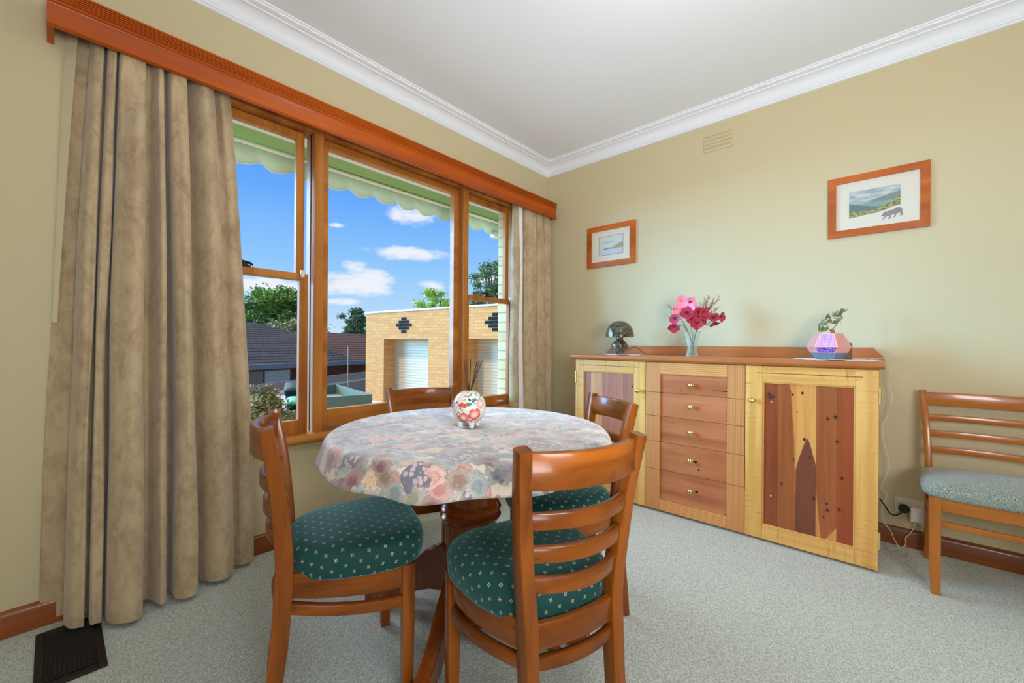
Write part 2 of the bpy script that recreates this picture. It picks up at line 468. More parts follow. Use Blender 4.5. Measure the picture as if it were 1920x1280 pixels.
begin('cut_glass'); v = uvmap(); x, y, z = sep(v)
a = MATH('ABSOLUTE', MATH('FRACT', x * 14. + y * 26.) - .5); b = MATH('ABSOLUTE', MATH('FRACT', x * 14. - y * 26.) - .5)
h = MATH('MINIMUM', a, b)
tr = NT.nodes.new('ShaderNodeBsdfTransparent'); tr.inputs[0].default_value = (.93, .97, .94, 1)
gl = NT.nodes.new('ShaderNodeBsdfPrincipled'); gl.inputs['Base Color'].default_value = (.86, .92, .88, 1); gl.inputs['Roughness'].default_value = .06
NT.links.new(bump(h, 1.0, .01).s, gl.inputs['Normal'])
fr = NT.nodes.new('ShaderNodeLayerWeight'); fr.inputs[0].default_value = .35
mx = NT.nodes.new('ShaderNodeMixShader'); oo = NT.nodes.new('ShaderNodeOutputMaterial')
f = clamp01(S(fr.outputs['Facing']) * .42 + smooth(h, .07, .0) * .30 + .03)
NT.links.new(f.s, mx.inputs[0]); NT.links.new(tr.outputs[0], mx.inputs[1]); NT.links.new(gl.outputs[0], mx.inputs[2]); NT.links.new(mx.outputs[0], oo.inputs[0])

def petal(name, a, b):
    begin(name); v = coords(); n = noise(v, 60., 3)
    surface(mix(n, lin(a), lin(b)), .5, None, sheen=.2, spec=.3)
petal('crimson_petal', (150, 22, 52), (204, 66, 96)); petal('dark_lip', (96, 8, 30), (150, 24, 48)); petal('pink_petal', (240, 120, 176), (252, 190, 216))
petal('yellow_lip', (230, 190, 110), (240, 140, 90)); petal('bud_green', (150, 138, 84), (196, 130, 110)); petal('bud_red', (170, 70, 70), (214, 130, 110))
plain('stem_green', (96, 120, 52), .5, 0, .2); plain('twig_brown', (96, 70, 52), .7, 0, .2)
begin('bonsai_leaf'); v = coords(); n = noise(v, 40., 2); surface(mix(n, lin((58, 84, 46)), lin((128, 148, 104))), .35)
plain('bonsai_bark', (150, 104, 78), .8, 0, .25, 60, bmp=.4); plain('brown_pot', (112, 84, 60), .5)
begin('copper_facet'); v = coords(); n = noise(v, 22., 2); surface(mix(n, lin((232, 150, 128)), lin((228, 176, 190))), .3, None, .25, .3)
begin('lilac_glow_paint'); v = uvmap(); x, y, z = sep(v)  # lilac glow of the lamp put into the mesh colours, no emission
d = MATH('MINIMUM', MATH('ABSOLUTE', MATH('FRACT', x * 14.) - .5), MATH('ABSOLUTE', MATH('FRACT', y * 14.) - .5))
surface(mix(smooth(d, .12, .2), lin((150, 110, 190)), lin((226, 180, 226))), .35, None, .1, .2)
begin('violet_glow_paint'); v = uvmap(); x, y, z = sep(v)  # violet glow behind the mesh painted as colour, emits nothing
d, _, _ = vor(v, 16.)
surface(mix(smooth(d, .3, .45), lin((226, 200, 250)), lin((96, 50, 160))), .35)
plain('grey_stone_base', (104, 122, 136), .7, 0, .25, 260)

# prints in the picture frames (x, z measured inside each print, 0..1)
begin('lake_painting'); v = uvmap(); x, y, z = sep(v)
n = noise(scaled(v, (3, 7, 1)), 1., 4); m = noise(scaled(v, (14, 16, 1)), 1., 4)
sky = mix(smooth(n, .4, .65), lin((150, 160, 162)), lin((196, 200, 190)))
c = mix(smooth(y, .62 + 0, .52), sky, lin((150, 170, 168)))
h1 = .42 + x * .34 + (n - .5) * .12
c = mix(smooth(y - h1, .02, -.02) * smooth(x, .3, .5), c, lin((118, 136, 126)))
c = mix(smooth(y, .5, .46) * smooth(y, .3, .34), c, lin((132, 152, 150)))
h2 = .56 - x * .5 + (m - .5) * .08
c = mix(smooth(y - h2, .02, -.02), c, lin((104, 116, 108)))
h3 = .2 + (m - .5) * .14 + MATH('MAXIMUM', x - .55, 0.0) * .8
c = mix(smooth(y - h3, .03, -.03), c, mix(smooth(m, .4, .65), lin((106, 112, 66)), lin((178, 170, 118))))
surface(c, .6)
begin('harbour_painting'); v = uvmap(); x, y, z = sep(v)
n = noise(scaled(v, (3, 8, 1)), 1., 4); m = noise(scaled(v, (16, 22, 1)), 1., 3)
c = mix(n, lin((206, 206, 196)), lin((190, 200, 200)))
c = mix(smooth(y, .34, .28), c, mix(m, lin((170, 182, 192)), lin((206, 212, 214))))
hl = .34 + smooth(x, .45, .95) * .24 + (m - .5) * .14
c = mix(smooth(y - hl, .02, -.02) * smooth(y, .27, .31) * smooth(x, .4, .6), c, mix(m, lin((196, 166, 128)), lin((132, 140, 120))))
c = mix(smooth(MATH('ABSOLUTE', y - .33 - (x - .35) * .06), .035, .02) * smooth(MATH('ABSOLUTE', x - .34), .17, .14), c, lin((120, 126, 124)))
c = mix(smooth(MATH('ABSOLUTE', y - .66 - x * .05), .06, .03) * smooth(MATH('ABSOLUTE', x - .38), .26, .22) * smooth(m, .42, .55), c, lin((170, 168, 110)))
surface(c, .6)

# outdoors
def brick_mat(name, a, b, mortar, sx=.24, sz=.086):
    begin(name); v = uvmap()
    n = NT.nodes.new('ShaderNodeTexBrick'); put(n.inputs['Vector'], v)
    n.inputs['Color1'].default_value = lin(a); n.inputs['Color2'].default_value = lin(b); n.inputs['Mortar'].default_value = lin(mortar)
    n.inputs['Scale'].default_value = 1.0; n.inputs['Mortar Size'].default_value = .007; n.inputs['Brick Width'].default_value = sx; n.inputs['Row Height'].default_value = sz
    surface(S(n.outputs['Color']), .85, bump(S(n.outputs['Fac']) * -1.0, .4, .01), spec=.2)
brick_mat('tan_brick', (220, 166, 104), (208, 150, 90), (190, 142, 92))
brick_mat('cream_brick', (224, 206, 158), (206, 188, 140), (176, 164, 132))
brick_mat('brown_brick', (104, 70, 56), (84, 58, 48), (96, 84, 74))
plain('dark_glazed_brick', (34, 36, 42), .8, spec=.1)
def shutter():
    begin('roller_door_white'); v = uvmap(); x, y, z = sep(v)
    w = MATH('ABSOLUTE', MATH('FRACT', y / .085) - .5)
    c = mix(smooth(w, .5, .40), lin((190, 178, 148)), lin((212, 198, 166)))
    c = mix(smooth(w, .46, .485), c, lin((130, 130, 116)))
    surface(c, .5, bump(w, .6, .02))
shutter()
def tiles(name, a, b):
    begin(name); v = uvmap(); x, y, z = sep(v)
    r = y / .32; row = MATH('FLOOR', r); fy = MATH('FRACT', r)
    fx = MATH('FRACT', x / .30 + MATH('FRACT', row * .5))
    h = MATH('SINE', fx * 2 * PI)
    cell = noise(comb(MATH('FLOOR', x / .30 + MATH('FRACT', row * .5)), row), 3.7, 1)
    c = mix(cell, lin(a), lin(b))
    c = mix(smooth(fy + MATH('ABSOLUTE', fx - .5) * .3, .42, .20), c, tuple(q * .30 for q in lin(a)[:3]) + (1,))
    surface(c, .9, bump(h * .5 - fy * .8, .5, .03), spec=.08)
tiles('slate_roof_tile', (66, 63, 58), (96, 92, 86)); tiles('red_roof_tile', (98, 70, 58), (118, 90, 78))
plain('grey_gutter', (104, 118, 132), .5); plain('soffit_dark', (60, 56, 54), .8); plain('roller_blind_grey', (168, 180, 188), .6); plain('blind_taupe', (128, 122, 118), .6); plain('aluminium_frame', (62, 66, 70), .5)
begin('paling_fence'); v = uvmap(); x, y, z = sep(v)
fx = MATH('FRACT', x / .11); cell = noise(comb(MATH('FLOOR', x / .11), 0.0), 5.1, 1); n = noise(scaled(v, (30, 2, 1)), 1., 3)
c = mix(n * .6 + cell * .4, lin((128, 122, 116)), lin((178, 170, 160))); c = mix(smooth(MATH('ABSOLUTE', fx - .5), .42, .49) * .8, c, lin((60, 56, 52)))
surface(c, .9)
plain('trailer_green', (104, 118, 92), .45, .1, .12, 6); plain('trailer_bed', (150, 150, 146), .7, 0, .15, 12); plain('tyre_rubber', (22, 22, 22), .8)
plain('bin_green', (14, 40, 34), .6, spec=.2); plain('bin_lid_green', (40, 150, 104), .45, 0, .05)
plain('concrete', (190, 184, 172), .9, 0, .08, 3); plain('white_kerb', (206, 202, 194), .9, 0, .1, 5); plain('grey_rock', (150, 148, 140), .9, 0, .2, 8)
begin('lawn'); v = coords(); n = noise(v, 6., 5); surface(mix(n, lin((74, 86, 48)), lin((126, 128, 84))), .95)
def leafmat(name, a, b):
    begin(name); v = coords(); n = noise(v, 2.2, 3)
    b_ = surface(mix(n, lin(a), lin(b)), .6, spec=.2)
leafmat('leaf_mid', (82, 128, 52), (160, 190, 100)); leafmat('leaf_dark', (90, 120, 82), (140, 164, 116)); leafmat('leaf_bright', (150, 190, 74), (200, 222, 124)); leafmat('leaf_olive', (132, 136, 92), (176, 172, 126)); leafmat('leaf_shrub', (70, 78, 36), (160, 140, 84))
plain('bark', (104, 88, 70), .9, 0, .2, 20)
begin('awning_canvas'); v = coords(); x, y, z = sep(v)
n = noise(v, 300., 1)
surface(mix(n, lin((146, 172, 104)), lin((164, 188, 122))), .8)
plain('valance_canvas', (206, 226, 200), .8, 0, .03); plain('cream_trim', (232, 226, 204), .6, 0, .03); plain('galvanised', (196, 200, 202), .4, .4); plain('white_bracket', (226, 222, 220), .5)

# ------------------------------------------------------------------ room shell
RX, RY, CZ = 4.3, -5.0, 2.75          # room: x 0..RX, y RY..0
OY0, OY1, OZ0, OZ1 = -2.80, -.38, .545, 2.30   # window opening
struct('floor', MB().box(0, RX, RY, 0, -.2, 0), 'sage_carpet', 'sage green-grey cut pile carpet covering the room', 'carpet')
struct('ceiling', MB().box(-.3, RX + .1, RY - .1, .1, CZ, CZ + .2), 'white_ceiling_paint', 'plain white plaster ceiling of the dining room', 'ceiling')
w = MB()
w.box(-.12, 0, RY, OY0, -.2, CZ).box(-.12, 0, OY1, .0, -.2, CZ).box(-.12, 0, OY0, OY1, -.2, OZ0).box(-.12, 0, OY0, OY1, OZ1, CZ)
struct('wall_left', w, 'cream_wall_paint', 'cream painted wall holding the wide timber window', 'wall')
struct('wall_back', MB().box(-.12, RX, 0, .12, -.2, CZ), 'cream_wall_paint', 'cream painted wall behind the sideboard with two pictures', 'wall')
struct('wall_right', MB().box(RX, RX + .1, RY, .12, -.2, CZ), 'cream_wall_paint', 'cream painted wall opposite the window', 'wall')
struct('wall_front', MB().box(-.12, RX + .1, RY - .1, RY, -.2, CZ), 'cream_wall_paint', 'cream painted wall behind the viewer', 'wall')

def cornice_profile():
    p = [(.0, 2.648), (.008, 2.650), (.010, 2.656), (.006, 2.660), (.014, 2.663), (.016, 2.670), (.012, 2.675)]
    for i in range(9):
        a = i / 8 * PI / 2
        p.append((.018 + .052 * (1 - math.cos(a)), 2.679 + .047 * math.sin(a)))
    p += [(.074, 2.722), (.076, 2.729), (.082, 2.731), (.092, 2.734), (.102, 2.736), (.104, 2.743), (.112, 2.744), (.114, CZ)]
    return p
CP = cornice_profile()
def cornice(fn, L0, L1, name, label):
    n = int((L1 - L0) / .02) + 1; rows = []
    for i in range(n + 1):
        s = L0 + (L1 - L0) * i / n; row = []
        for k, (u, z) in enumerate(CP):
            if 18 <= k <= 20: z -= .0035 * (.5 + .5 * math.sin(s * 2 * PI / .085)) + .002 * math.sin(s * 2 * PI / .04)
            row.append(fn(u, s, z))
        rows.append(row)
    struct(name, MB().grid(rows), 'white_plaster', label, 'cornice', angle=25)
cornice(lambda u, s, z: (u, min(s, -u), z), RY, 0, 'trim_1', 'white moulded plaster cornice above the window')
cornice(lambda u, s, z: (max(s, u), -u, z), 0, RX, 'trim_2', 'white moulded plaster cornice above the sideboard wall')

def skirting(fn, a, b, name, mat, label):
    prof = [(0, 0), (.016, 0), (.018, .01), (.018, .078), (.014, .088), (.008, .094), (0, .096)]
    struct(name, MB().loft([[fn(u, a, z) for u, z in prof], [fn(u, b, z) for u, z in prof]]), mat, label, 'skirting board')
skirting(lambda u, s, z: (u, s, z), RY, 0, 'baseboard_left', 'skirting_wood', 'brown timber skirting board under the window')
skirting(lambda u, s, z: (s, -u, z), 0, RX, 'baseboard_back', 'skirting_wood_back', 'brown timber skirting board behind the side chair and sideboard')

# outer brick leaf with reveals
w = MB()
def brickbox(x0, x1, y0, y1, z0, z1, sc=1.0):
    m = MB()
    for q in (((x0, y0), (x1, y0)), ((x1, y0), (x1, y1)), ((x1, y1), (x0, y1)), ((x0, y1), (x0, y0))):
        (a, b), (c, d) = q; L = math.hypot(c - a, d - b)
        m.add([(a, b, z0), (c, d, z0), (c, d, z1), (a, b, z1)], [(0, 1, 2, 3)], 0, [(.01, z0 * sc + .01), (L + .01, z0 * sc + .01), (L + .01, z1 * sc + .01), (.01, z1 * sc + .01)])
    m.add([(x0, y0, z1), (x1, y0, z1), (x1, y1, z1), (x0, y1, z1), (x0, y0, z0), (x1, y0, z0), (x1, y1, z0), (x0, y1, z0)], [(0, 1, 2, 3), (7, 6, 5, 4)], 0, [(.011, .011)] * 8)
    return m
for a in ((RY, -2.86), (-.375, .4)):
    b = brickbox(-.27, -.125, a[0], a[1], -2.3, 2.75); w.add(b.v, b.f, 0, b.uv)
b = brickbox(-.27, -.125, -2.86, -.375, -2.3, .50); w.add(b.v, b.f, 0, b.uv)
struct('wall_outside', w, 'cream_brick', 'cream brick outer leaf of the house wall around the window', 'wall')
struct('trim_3', MB().box(-.30, -.125, -2.95, -.30, 2.29, 2.75), 'cream_trim', 'cream lintel above the outside of the window', 'lintel')
struct('trim_4', MB().box(-.31, -.125, -2.86, -.375, .47, .535, .004), 'concrete', 'outside sill below the window', 'sill')

# ------------------------------------------------------------------ windows
def sash(mb, y0, y1, z0, z1, st, tr, br, x, t=.035):
    """frame outer y0..y1, z0..z1"""
    mb.box(x - t / 2, x + t / 2, y0, y0 + st, z0, z1, .003); mb.box(x - t / 2, x + t / 2, y1 - st, y1, z0, z1, .003)
    mb.box(x - t / 2, x + t / 2, y0 + st, y1 - st, z1 - tr, z1, .003); mb.box(x - t / 2, x + t / 2, y0 + st, y1 - st, z0, z0 + br, .003)
    return mb
def pane(parent, y0, y1, z0, z1, x):
    return mk('pane', MB().box(x - .002, x + .002, y0 - .004, y1 + .004, z0 - .004, z1 + .004), 'window_glass', parent)
def frame_box(mb, y0, y1, z0, z1, tj0, tj1):
    mb.box(-.13, -.004, y0, y0 + tj0, z0, z1, .002); mb.box(-.13, -.004, y1 - tj1, y1, z0, z1, .002)
    mb.box(-.13, -.004, y0 + tj0, y1 - tj1, z1 - .035, z1, .002); mb.box(-.13, -.004, y0 + tj0, y1 - tj1, z0, z0 + .03, .002)
    return mb
def double_hung(name, y0, y1, gl0, gl1, label, lock_side):
    r = thing(name, label, 'window', (-.06, (y0 + y1) / 2, OZ0), kind='structure')
    mk('frame', frame_box(MB(), y0, y1, OZ0, OZ1, .02, .02), 'window_wood', r)
    up = mk('upper_sash', sash(MB(), gl0 - .042, gl1 + .042, 1.430, 2.262, .042, .045, .034, -.088), 'window_wood', r)
    pane(up, gl0, gl1, 1.464, 2.217, -.088)
    lo = mk('lower_sash', sash(MB(), gl0 - .028, gl1 + .050, .578, 1.464, .046, .036, .075, -.046), 'window_wood', r)
    pane(lo, gl0 + .018, gl1 + .004, .653, 1.428, -.046)
    # parting bead channel in the jamb
    mk('sash_track', MB().box(-.068, -.064, y1 - .024, y1 - .019, OZ0 + .03, OZ1 - .03).box(-.068, -.064, y0 + .019, y0 + .024, OZ0 + .03, OZ1 - .03), 'black_metal', r)
    ym = (gl0 + gl1) / 2 - .02
    ca = MB().box(-.062, -.03, ym - .03, ym + .03, 1.464, 1.472, .002)
    ca.tube([(-.046, ym - .06, 1.488), (-.046, ym - .02, 1.494), (-.046, ym + .03, 1.486), (-.046, ym + .045, 1.476)], [.004, .007, .007, .004], 8)
    ca.box(-.056, -.036, ym - .012, ym + .02, 1.470, 1.488, .003)
    mk('sash_catch', ca, 'black_metal', r)
    yl = gl1 + .012
    mk('sash_lock', MB().box(-.028, -.008, yl - .008, yl + .012, 1.440, 1.480, .003), 'ivory_plastic', r, label='ivory sash lock')
    yl = (gl0 + gl1) / 2 + .13
    mk('sash_lift', MB().box(-.03, -.022, yl - .035, yl + .035, .598, .612, .002).tube([(-.022, yl - .028, .606), (-.008, yl - .02, .604), (-.008, yl + .02, .604), (-.022, yl + .028, .606)], .003, 6), 'ivory_plastic', r, label='small pale sash lift')
    return r
double_hung('window_1', -2.79, -2.110, -2.690, -2.206, 'left double-hung timber window beside the long curtain', 1)
w3 = double_hung('window_3', -1.010, -.385, -.965, -.494, 'right double-hung timber window beside the corner curtain', 1)
mk('sash_lock', MB().box(-.024, .006, -.432, -.410, 1.385, 1.440, .003), 'ivory_plastic', w3, label='ivory sash lock')
r = thing('window_2', 'wide fixed timber window in the middle', 'window', (-.06, -1.56, OZ0), kind='structure')
mk('frame', frame_box(MB(), -2.110, -1.010, OZ0, OZ1, .02, .02), 'window_wood', r)
s = mk('fixed_sash', sash(MB(), -2.082, -1.04, .585, 2.262, .046, .045, .105, -.075, .05), 'window_wood_level', r)
pane(s, -2.036, -1.086, .690, 2.217, -.075)
struct('trim_5', MB().box(-.02, .004, -2.134, -2.086, OZ0 + .03, OZ1, .004).box(-.012, .008, -2.13, -2.124, OZ0 + .03, OZ1, .002), 'window_wood', 'upright mullion cover between the left and middle windows', 'mullion')
struct('trim_6', MB().box(-.02, .004, -1.034, -.986, OZ0 + .03, OZ1, .004).box(-.012, .008, -.996, -.990, OZ0 + .03, OZ1, .002), 'window_wood', 'upright mullion cover between the middle and right windows', 'mullion')
# architrave sides and rounded stool
struct('trim_7', MB().box(-.004, .014, -2.85, -2.785, .575, 2.32, .004).box(-.004, .014, -.392, -.335, .575, 2.32, .004), 'window_wood', 'timber architrave at both sides of the window', 'architrave')
prof = [(-.13, .532), (.035, .532)] + [(.035 + .026 * math.cos(a), .555 + .0235 * math.sin(a)) for a in [(-80 + 160 * i / 8) * PI / 180 for i in range(9)]] + [(.035, .5785), (-.13, .5785)]
struct('trim_8', MB().loft([[(x, -2.88, z) for x, z in prof], [(x, -.32, z) for x, z in prof]]), 'window_wood_level', 'rounded timber window sill', 'window sill')

# pelmet
pp = [(.132, 2.215), (.150, 2.215), (.154, 2.218), (.154, 2.230), (.149, 2.232), (.148, 2.292), (.150, 2.296), (.156, 2.299), (.156, 2.305), (.151, 2.307)]
for i in range(5):
    z = 2.309 + i * .0078
    pp += [(.1525, z), (.1585, z + .002), (.1585, z + .0055), (.1525, z + .0072)]
pp += [(.160, 2.349), (.160, 2.356), (.132, 2.356)]
t = thing('pelmet', 'long reeded orange-varnished timber curtain pelmet over the window', 'pelmet', (.0, -1.6, 2.215))
mk('fascia', MB().loft([[(x, -3.134, z) for x, z in pp], [(x, -.062, z) for x, z in pp]]), 'orange_varnished_wood', t, angle=50)
mk('top_board', MB().box(0.0, .132, -3.134, -.062, 2.340, 2.356), 'orange_varnished_wood', t)
mk('end_board', MB().box(0.0, .132, -3.134, -3.116, 2.215, 2.340, .001), 'orange_varnished_wood', t)
mk('end_board', MB().box(0.0, .132, -.080, -.062, 2.215, 2.340, .001), 'orange_varnished_wood', t)

# ------------------------------------------------------------------ curtains
def curtain(hem, top_y, top_x, x_scale, zt, zb, n, nz, seed, xm):
    path = catmull([(x, y, 0) for x, y in hem], n)
    rows = []; L = n - 1
    ys = [p.y for p in path]; y0, y1 = hem[0][1], hem[-1][1]
    for k in range(nz + 1):
        f = k / nz; z = zb + (zt - zb) * f
        w = f ** 1.5
        row = []
        for i, p in enumerate(path):
            s = (p.y - y0) / (y1 - y0)
            ty = top_y[0] + (top_y[1] - top_y[0]) * s
            hx = p.x; tx = top_x + (p.x - xm) * x_scale
            wob = (mnoise.noise(Vector((i / n * 13 + seed, z * 1.1, seed))) * .5) * .030 * math.sin(min(1, f * 1.2) * PI) 
            wob2 = mnoise.noise(Vector((i / n * 22 + seed * 2, z * 1.6, 4.2))) * .022 * min(1, f * 2)
            pl = .006 * math.sin(i / n * 95) * max(0, (f - .8) / .2)
            x = hx + (tx - hx) * w + wob2 * .8 + pl
            x = max(.004, min(x, .126 if z > 2.0 else 9))
            row.append((x, p.y + (ty - p.y) * w + wob, z))
        rows.append(row)
    return rows
def thick(rows, t=.003):
    """double-sided cloth sheet as a closed shell"""
    a = MB(); n = len(rows[0]); m = len(rows)
    back = []
    for k in range(m):
        r = []
        for i in range(n):
            p = Vector(rows[k][i]); q = Vector(rows[k][min(i + 1, n - 1)]) - Vector(rows[k][max(i - 1, 0)])
            nn = Vector((q.y, -q.x, 0)); nn = nn.normalized() if nn.length > 1e-9 else Vector((1, 0, 0))
            r.append(tuple(p - nn * t))
        back.append(r)
    loops = [rows[k] + list(reversed(back[k])) for k in range(m)]
    return MB().loft(loops, cap=False)
hem = [(.012, -3.142), (.018, -3.10), (.030, -3.070), (.09, -3.082), (.150, -3.068), (.168, -3.046), (.166, -3.030), (.085, -3.036), (.080, -3.020), (.172, -3.016), (.184, -2.999), (.178, -2.984), (.085, -2.994), (.085, -2.976),
       (.195, -2.972), (.240, -2.948), (.266, -2.912), (.246, -2.876), (.150, -2.874), (.125, -2.852), (.165, -2.834), (.214, -2.817), (.196, -2.796), (.095, -2.800), (.095, -2.776), (.200, -2.770), (.234, -2.744), (.238, -2.716), (.208, -2.696), (.090, -2.706), (.088, -2.68),
       (.150, -2.652), (.190, -2.614), (.182, -2.573), (.140, -2.548), (.088, -2.556), (.086, -2.528), (.105, -2.505), (.110, -2.470), (.080, -2.448)]
c = thing('curtain', 'long taupe suede-look curtain hanging at the left end of the window', 'curtain', (.12, -2.8, .02), 'taupe curtains under the pelmet')
rows = curtain(hem, (-3.062, -2.548), .066, .80, 2.335, .022, 330, 46, 3.1, .15)
mk('curtain_fabric', thick(rows), 'suede_curtain', c, smooth_all=True)
lr = []
for k in range(21):
    z = 1.15 + 1.165 * k / 20; f = (z - .022) / 2.313; t_ = k / 20; y = -3.142 + .08 * f ** 1.5
    lr.append([(.005, y + .012, z), (.004, y - .001 - .016 * t_, z), (.012, y - .001 - .020 * t_, z), (.016 + .03 * t_, y + .012, z)])
mk('lining', MB().loft(lr), 'cream_lining', c, label='pale lining edge against the wall')
hem = [(.040, -.560), (.085, -.556), (.112, -.535), (.105, -.505), (.05, -.505), (.045, -.44), (.10, -.43), (.135, -.405), (.150, -.360), (.140, -.315), (.085, -.305), (.080, -.285), (.130, -.275), (.150, -.235), (.140, -.19), (.085, -.18), (.08, -.16), (.125, -.15), (.142, -.115), (.13, -.075), (.08, -.06), (.07, -.04), (.09, -.025)]
c = thing('curtain', 'taupe curtain with white lining hanging in the corner near the sideboard', 'curtain', (.1, -.28, .02), 'taupe curtains under the pelmet')
rows = curtain(hem, (-.535, -.030), .075, .62, 2.335, .022, 220, 40, 9.7, .10)
mk('curtain_fabric', thick(rows), 'suede_curtain', c, smooth_all=True)
lr = []
for k in range(31):
    f = k / 30; z = .03 + 2.29 * f; s = .55 + .45 * (1 - f); yc = -.468 + .006 * math.sin(z * 4)
    lr.append([(.075 + .062 * s * math.sin(a) * (1 - .30 * f), yc - .012 - .036 * s * math.cos(a) , z) for a in [PI * i / 12 for i in range(13)]])
mk('lining', thick(lr), 'white_curtain_lining', c, smooth_all=True, label='white lining folded to the front')

# ------------------------------------------------------------------ dining table, cloth and vase
TC = Vector((1.18, -2.02, 0)); TH = .757
t = thing('dining_table', 'round pedestal dining table with turned reddish column under the floral cloth', 'table', TC)
mk('tabletop', MB().lathe([(.50, TH - .032), (.515, TH - .026), (.522, TH - .014), (.515, TH - .004), (.50, TH - .0015)], TC, 64), 'table_wood', t)
oc = lambda a, z: 1 / math.cos(((a + PI / 8) % (PI / 4)) - PI / 8) if z > .485 else 1
col = MB().lathe([(.085, .02), (.098, .03), (.098, .12), (.095, .25), (.098, .36), (.102, .40), (.098, .408), (.112, .413), (.118, .423), (.112, .433), (.104, .438), (.112, .443), (.118, .453), (.112, .463), (.100, .470), (.104, .486), (.118, .55), (.128, .62), (.128, .70)], TC, 64, fn=oc)
mk('column', col, 'table_wood', t, angle=30)
mk('top_support', MB().box(TC.x - .36, TC.x + .36, TC.y - .035, TC.y + .035, .698, .7245, .004).box(TC.x - .035, TC.x + .035, TC.y - .36, TC.y + .36, .698, .7245, .004), 'table_wood', t)
lp = [(.085, .275), (.125, .275), (.165, .262), (.205, .235), (.245, .195), (.285, .145), (.33, .10), (.375, .072), (.42, .060), (.448, .050), (.455, .03), (.45, 0), (.40, 0), (.37, .018), (.32, .035), (.265, .072), (.22, .100), (.17, .116), (.125, .120), (.085, .118)]
for k in range(4):
    a = math.radians(26 + 90 * k)
    ca, sa = math.cos(a), math.sin(a)
    m = MB()
    for rings in ([-.024, -.019, .019, .024],):
        rr = []
        for i, d in enumerate(rings):
            sh = .004 if i in (0, 3) else 0
            cx = sum(p[0] for p in lp) / len(lp); cz = sum(p[1] for p in lp) / len(lp)
            ring = []
            for j, (r_, z_) in enumerate(lp):
                p0, p1 = lp[j - 1], lp[(j + 1) % len(lp)]
                tx, tz = p1[0] - p0[0], p1[1] - p0[1]; l = math.hypot(tx, tz)
                nx, nz = -tz / l, tx / l
                rx, rz = r_ + nx * -sh * -1, z_ + nz * sh
                rz = max(rz, 0)
                ring.append((TC.x + rx * ca - d * sa, TC.y + rx * sa + d * ca, rz))
            rr.append(ring)
        m.loft(rr)
    mk('leg', m, 'table_wood', t, angle=30)

# cloth: rings of the unfolded disc
rows, uvs = [], []
SEG = 220
def wave(a):
    return math.sin(a * 13 + 1.1) * .5 + math.sin(a * 19 + 2.0) * .3 + math.sin(a * 7 + .4) * .35
rad = [0.001, .1, .2, .3, .4, .46, .495]
def cl_pt(k, a):
    ca, sa = math.cos(a), math.sin(a)
    if k < len(rad): return (rad[k] * ca, rad[k] * sa, TH + .0015), rad[k]
    k -= len(rad)
    if k < 8:                       # rounded edge, 80 degrees
        b = (k + 1) / 8 * math.radians(78); R = .034
        return ((.495 + R * math.sin(b)) * ca, (.495 + R * math.sin(b)) * sa, TH + .0015 - R * (1 - math.cos(b))), .495 + R * b
    k -= 7; s = k / 7 * (.062 + .006 * math.sin(a * 5 + 1) + .004 * math.sin(a * 11))
    b = math.radians(78); R = .034
    r0 = .495 + R * math.sin(b); z0 = TH + .0015 - R * (1 - math.cos(b))
    fl = .30 + .0 * s
    r = r0 + s * .34 + wave(a) * .16 * s
    return (r * ca, r * sa, z0 - s * .95), .495 + R * b + s
for k in range(len(rad) + 8 + 7):
    row, uv = [], []
    for j in range(SEG):
        a = 2 * PI * j / SEG
        (x, y, z), L = cl_pt(k, a)
        row.append((TC.x + x, TC.y + y, z)); uv.append((L * math.cos(a) + 3, L * math.sin(a) + 3))
    rows.append(row); uvs.append(uv)
m = MB().grid(rows, True, uvs=uvs)
cloth = mk('tablecloth', m, 'tapestry_cloth', smooth_all=True, origin=(TC.x, TC.y, TH))
sol = cloth.modifiers.new('thickness', 'SOLIDIFY'); sol.thickness = .0012; sol.offset = 1
tag(cloth, 'floral tapestry tablecloth in burgundy, blue-grey and cream over the round table', 'tablecloth')

VC = Vector((1.183, -2.036, TH + .0028))
vz = thing('vase', 'round white china vase with coral flowers and leopard spots on small feet', 'vase', VC)
R = .0655
prof = []
for i in range(27):
    b = -PI / 2 + PI * i / 26 * .90 + .08
    prof.append((R * math.cos(b), R * math.sin(b) + R + .012))
inner = [(r * .9, z) for r, z in reversed(prof[2:])]
m = MB().lathe(prof + inner, VC, 40)
mk('body', m, 'painted_china', vz)
for k in range(4):
    a = PI / 4 + k * PI / 2 + .35
    px, py = VC.x + .034 * math.cos(a), VC.y + .034 * math.sin(a)
    mk('foot', MB().lathe([(.006, 0), (.010, .004), (.011, .012), (.014, .026)], (px, py, VC.z), 12), 'white_china', vz)
sticks = [((-.0035, -.002), (-.018, -.012), .258, 'leftmost incense stick standing in the round vase'), ((-.001, .001), (-.008, -.010), .262, 'second incense stick from the left, almost upright in the vase'), ((.001, .0), (.003, .004), .263, 'middle incense stick of the left-hand bunch in the vase'),
          ((.002, -.002), (.0055, .001), .258, 'incense stick just right of the middle of the vase'), ((.003, .0025), (.022, .020), .254, 'third incense stick from the right, leaning right in the vase'), ((.0045, .001), (.030, .025), .257, 'second incense stick from the right, leaning in the vase'), ((.006, -.001), (.037, .031), .256, 'rightmost, most tilted incense stick in the vase')]
for (bx, by), (tx, ty), h, lab in sticks:
    d = Vector((tx - bx, ty - by, h - .13)) 
    b0 = Vector((VC.x + bx, VC.y + by, VC.z + .13)) - d * .8
    o = mk('incense_stick', MB().tube([b0, (VC.x + tx, VC.y + ty, VC.z + h)], .0017, 6), 'incense_brown', origin=b0)
    tag(o, lab, 'incense stick', 'incense sticks in the vase')

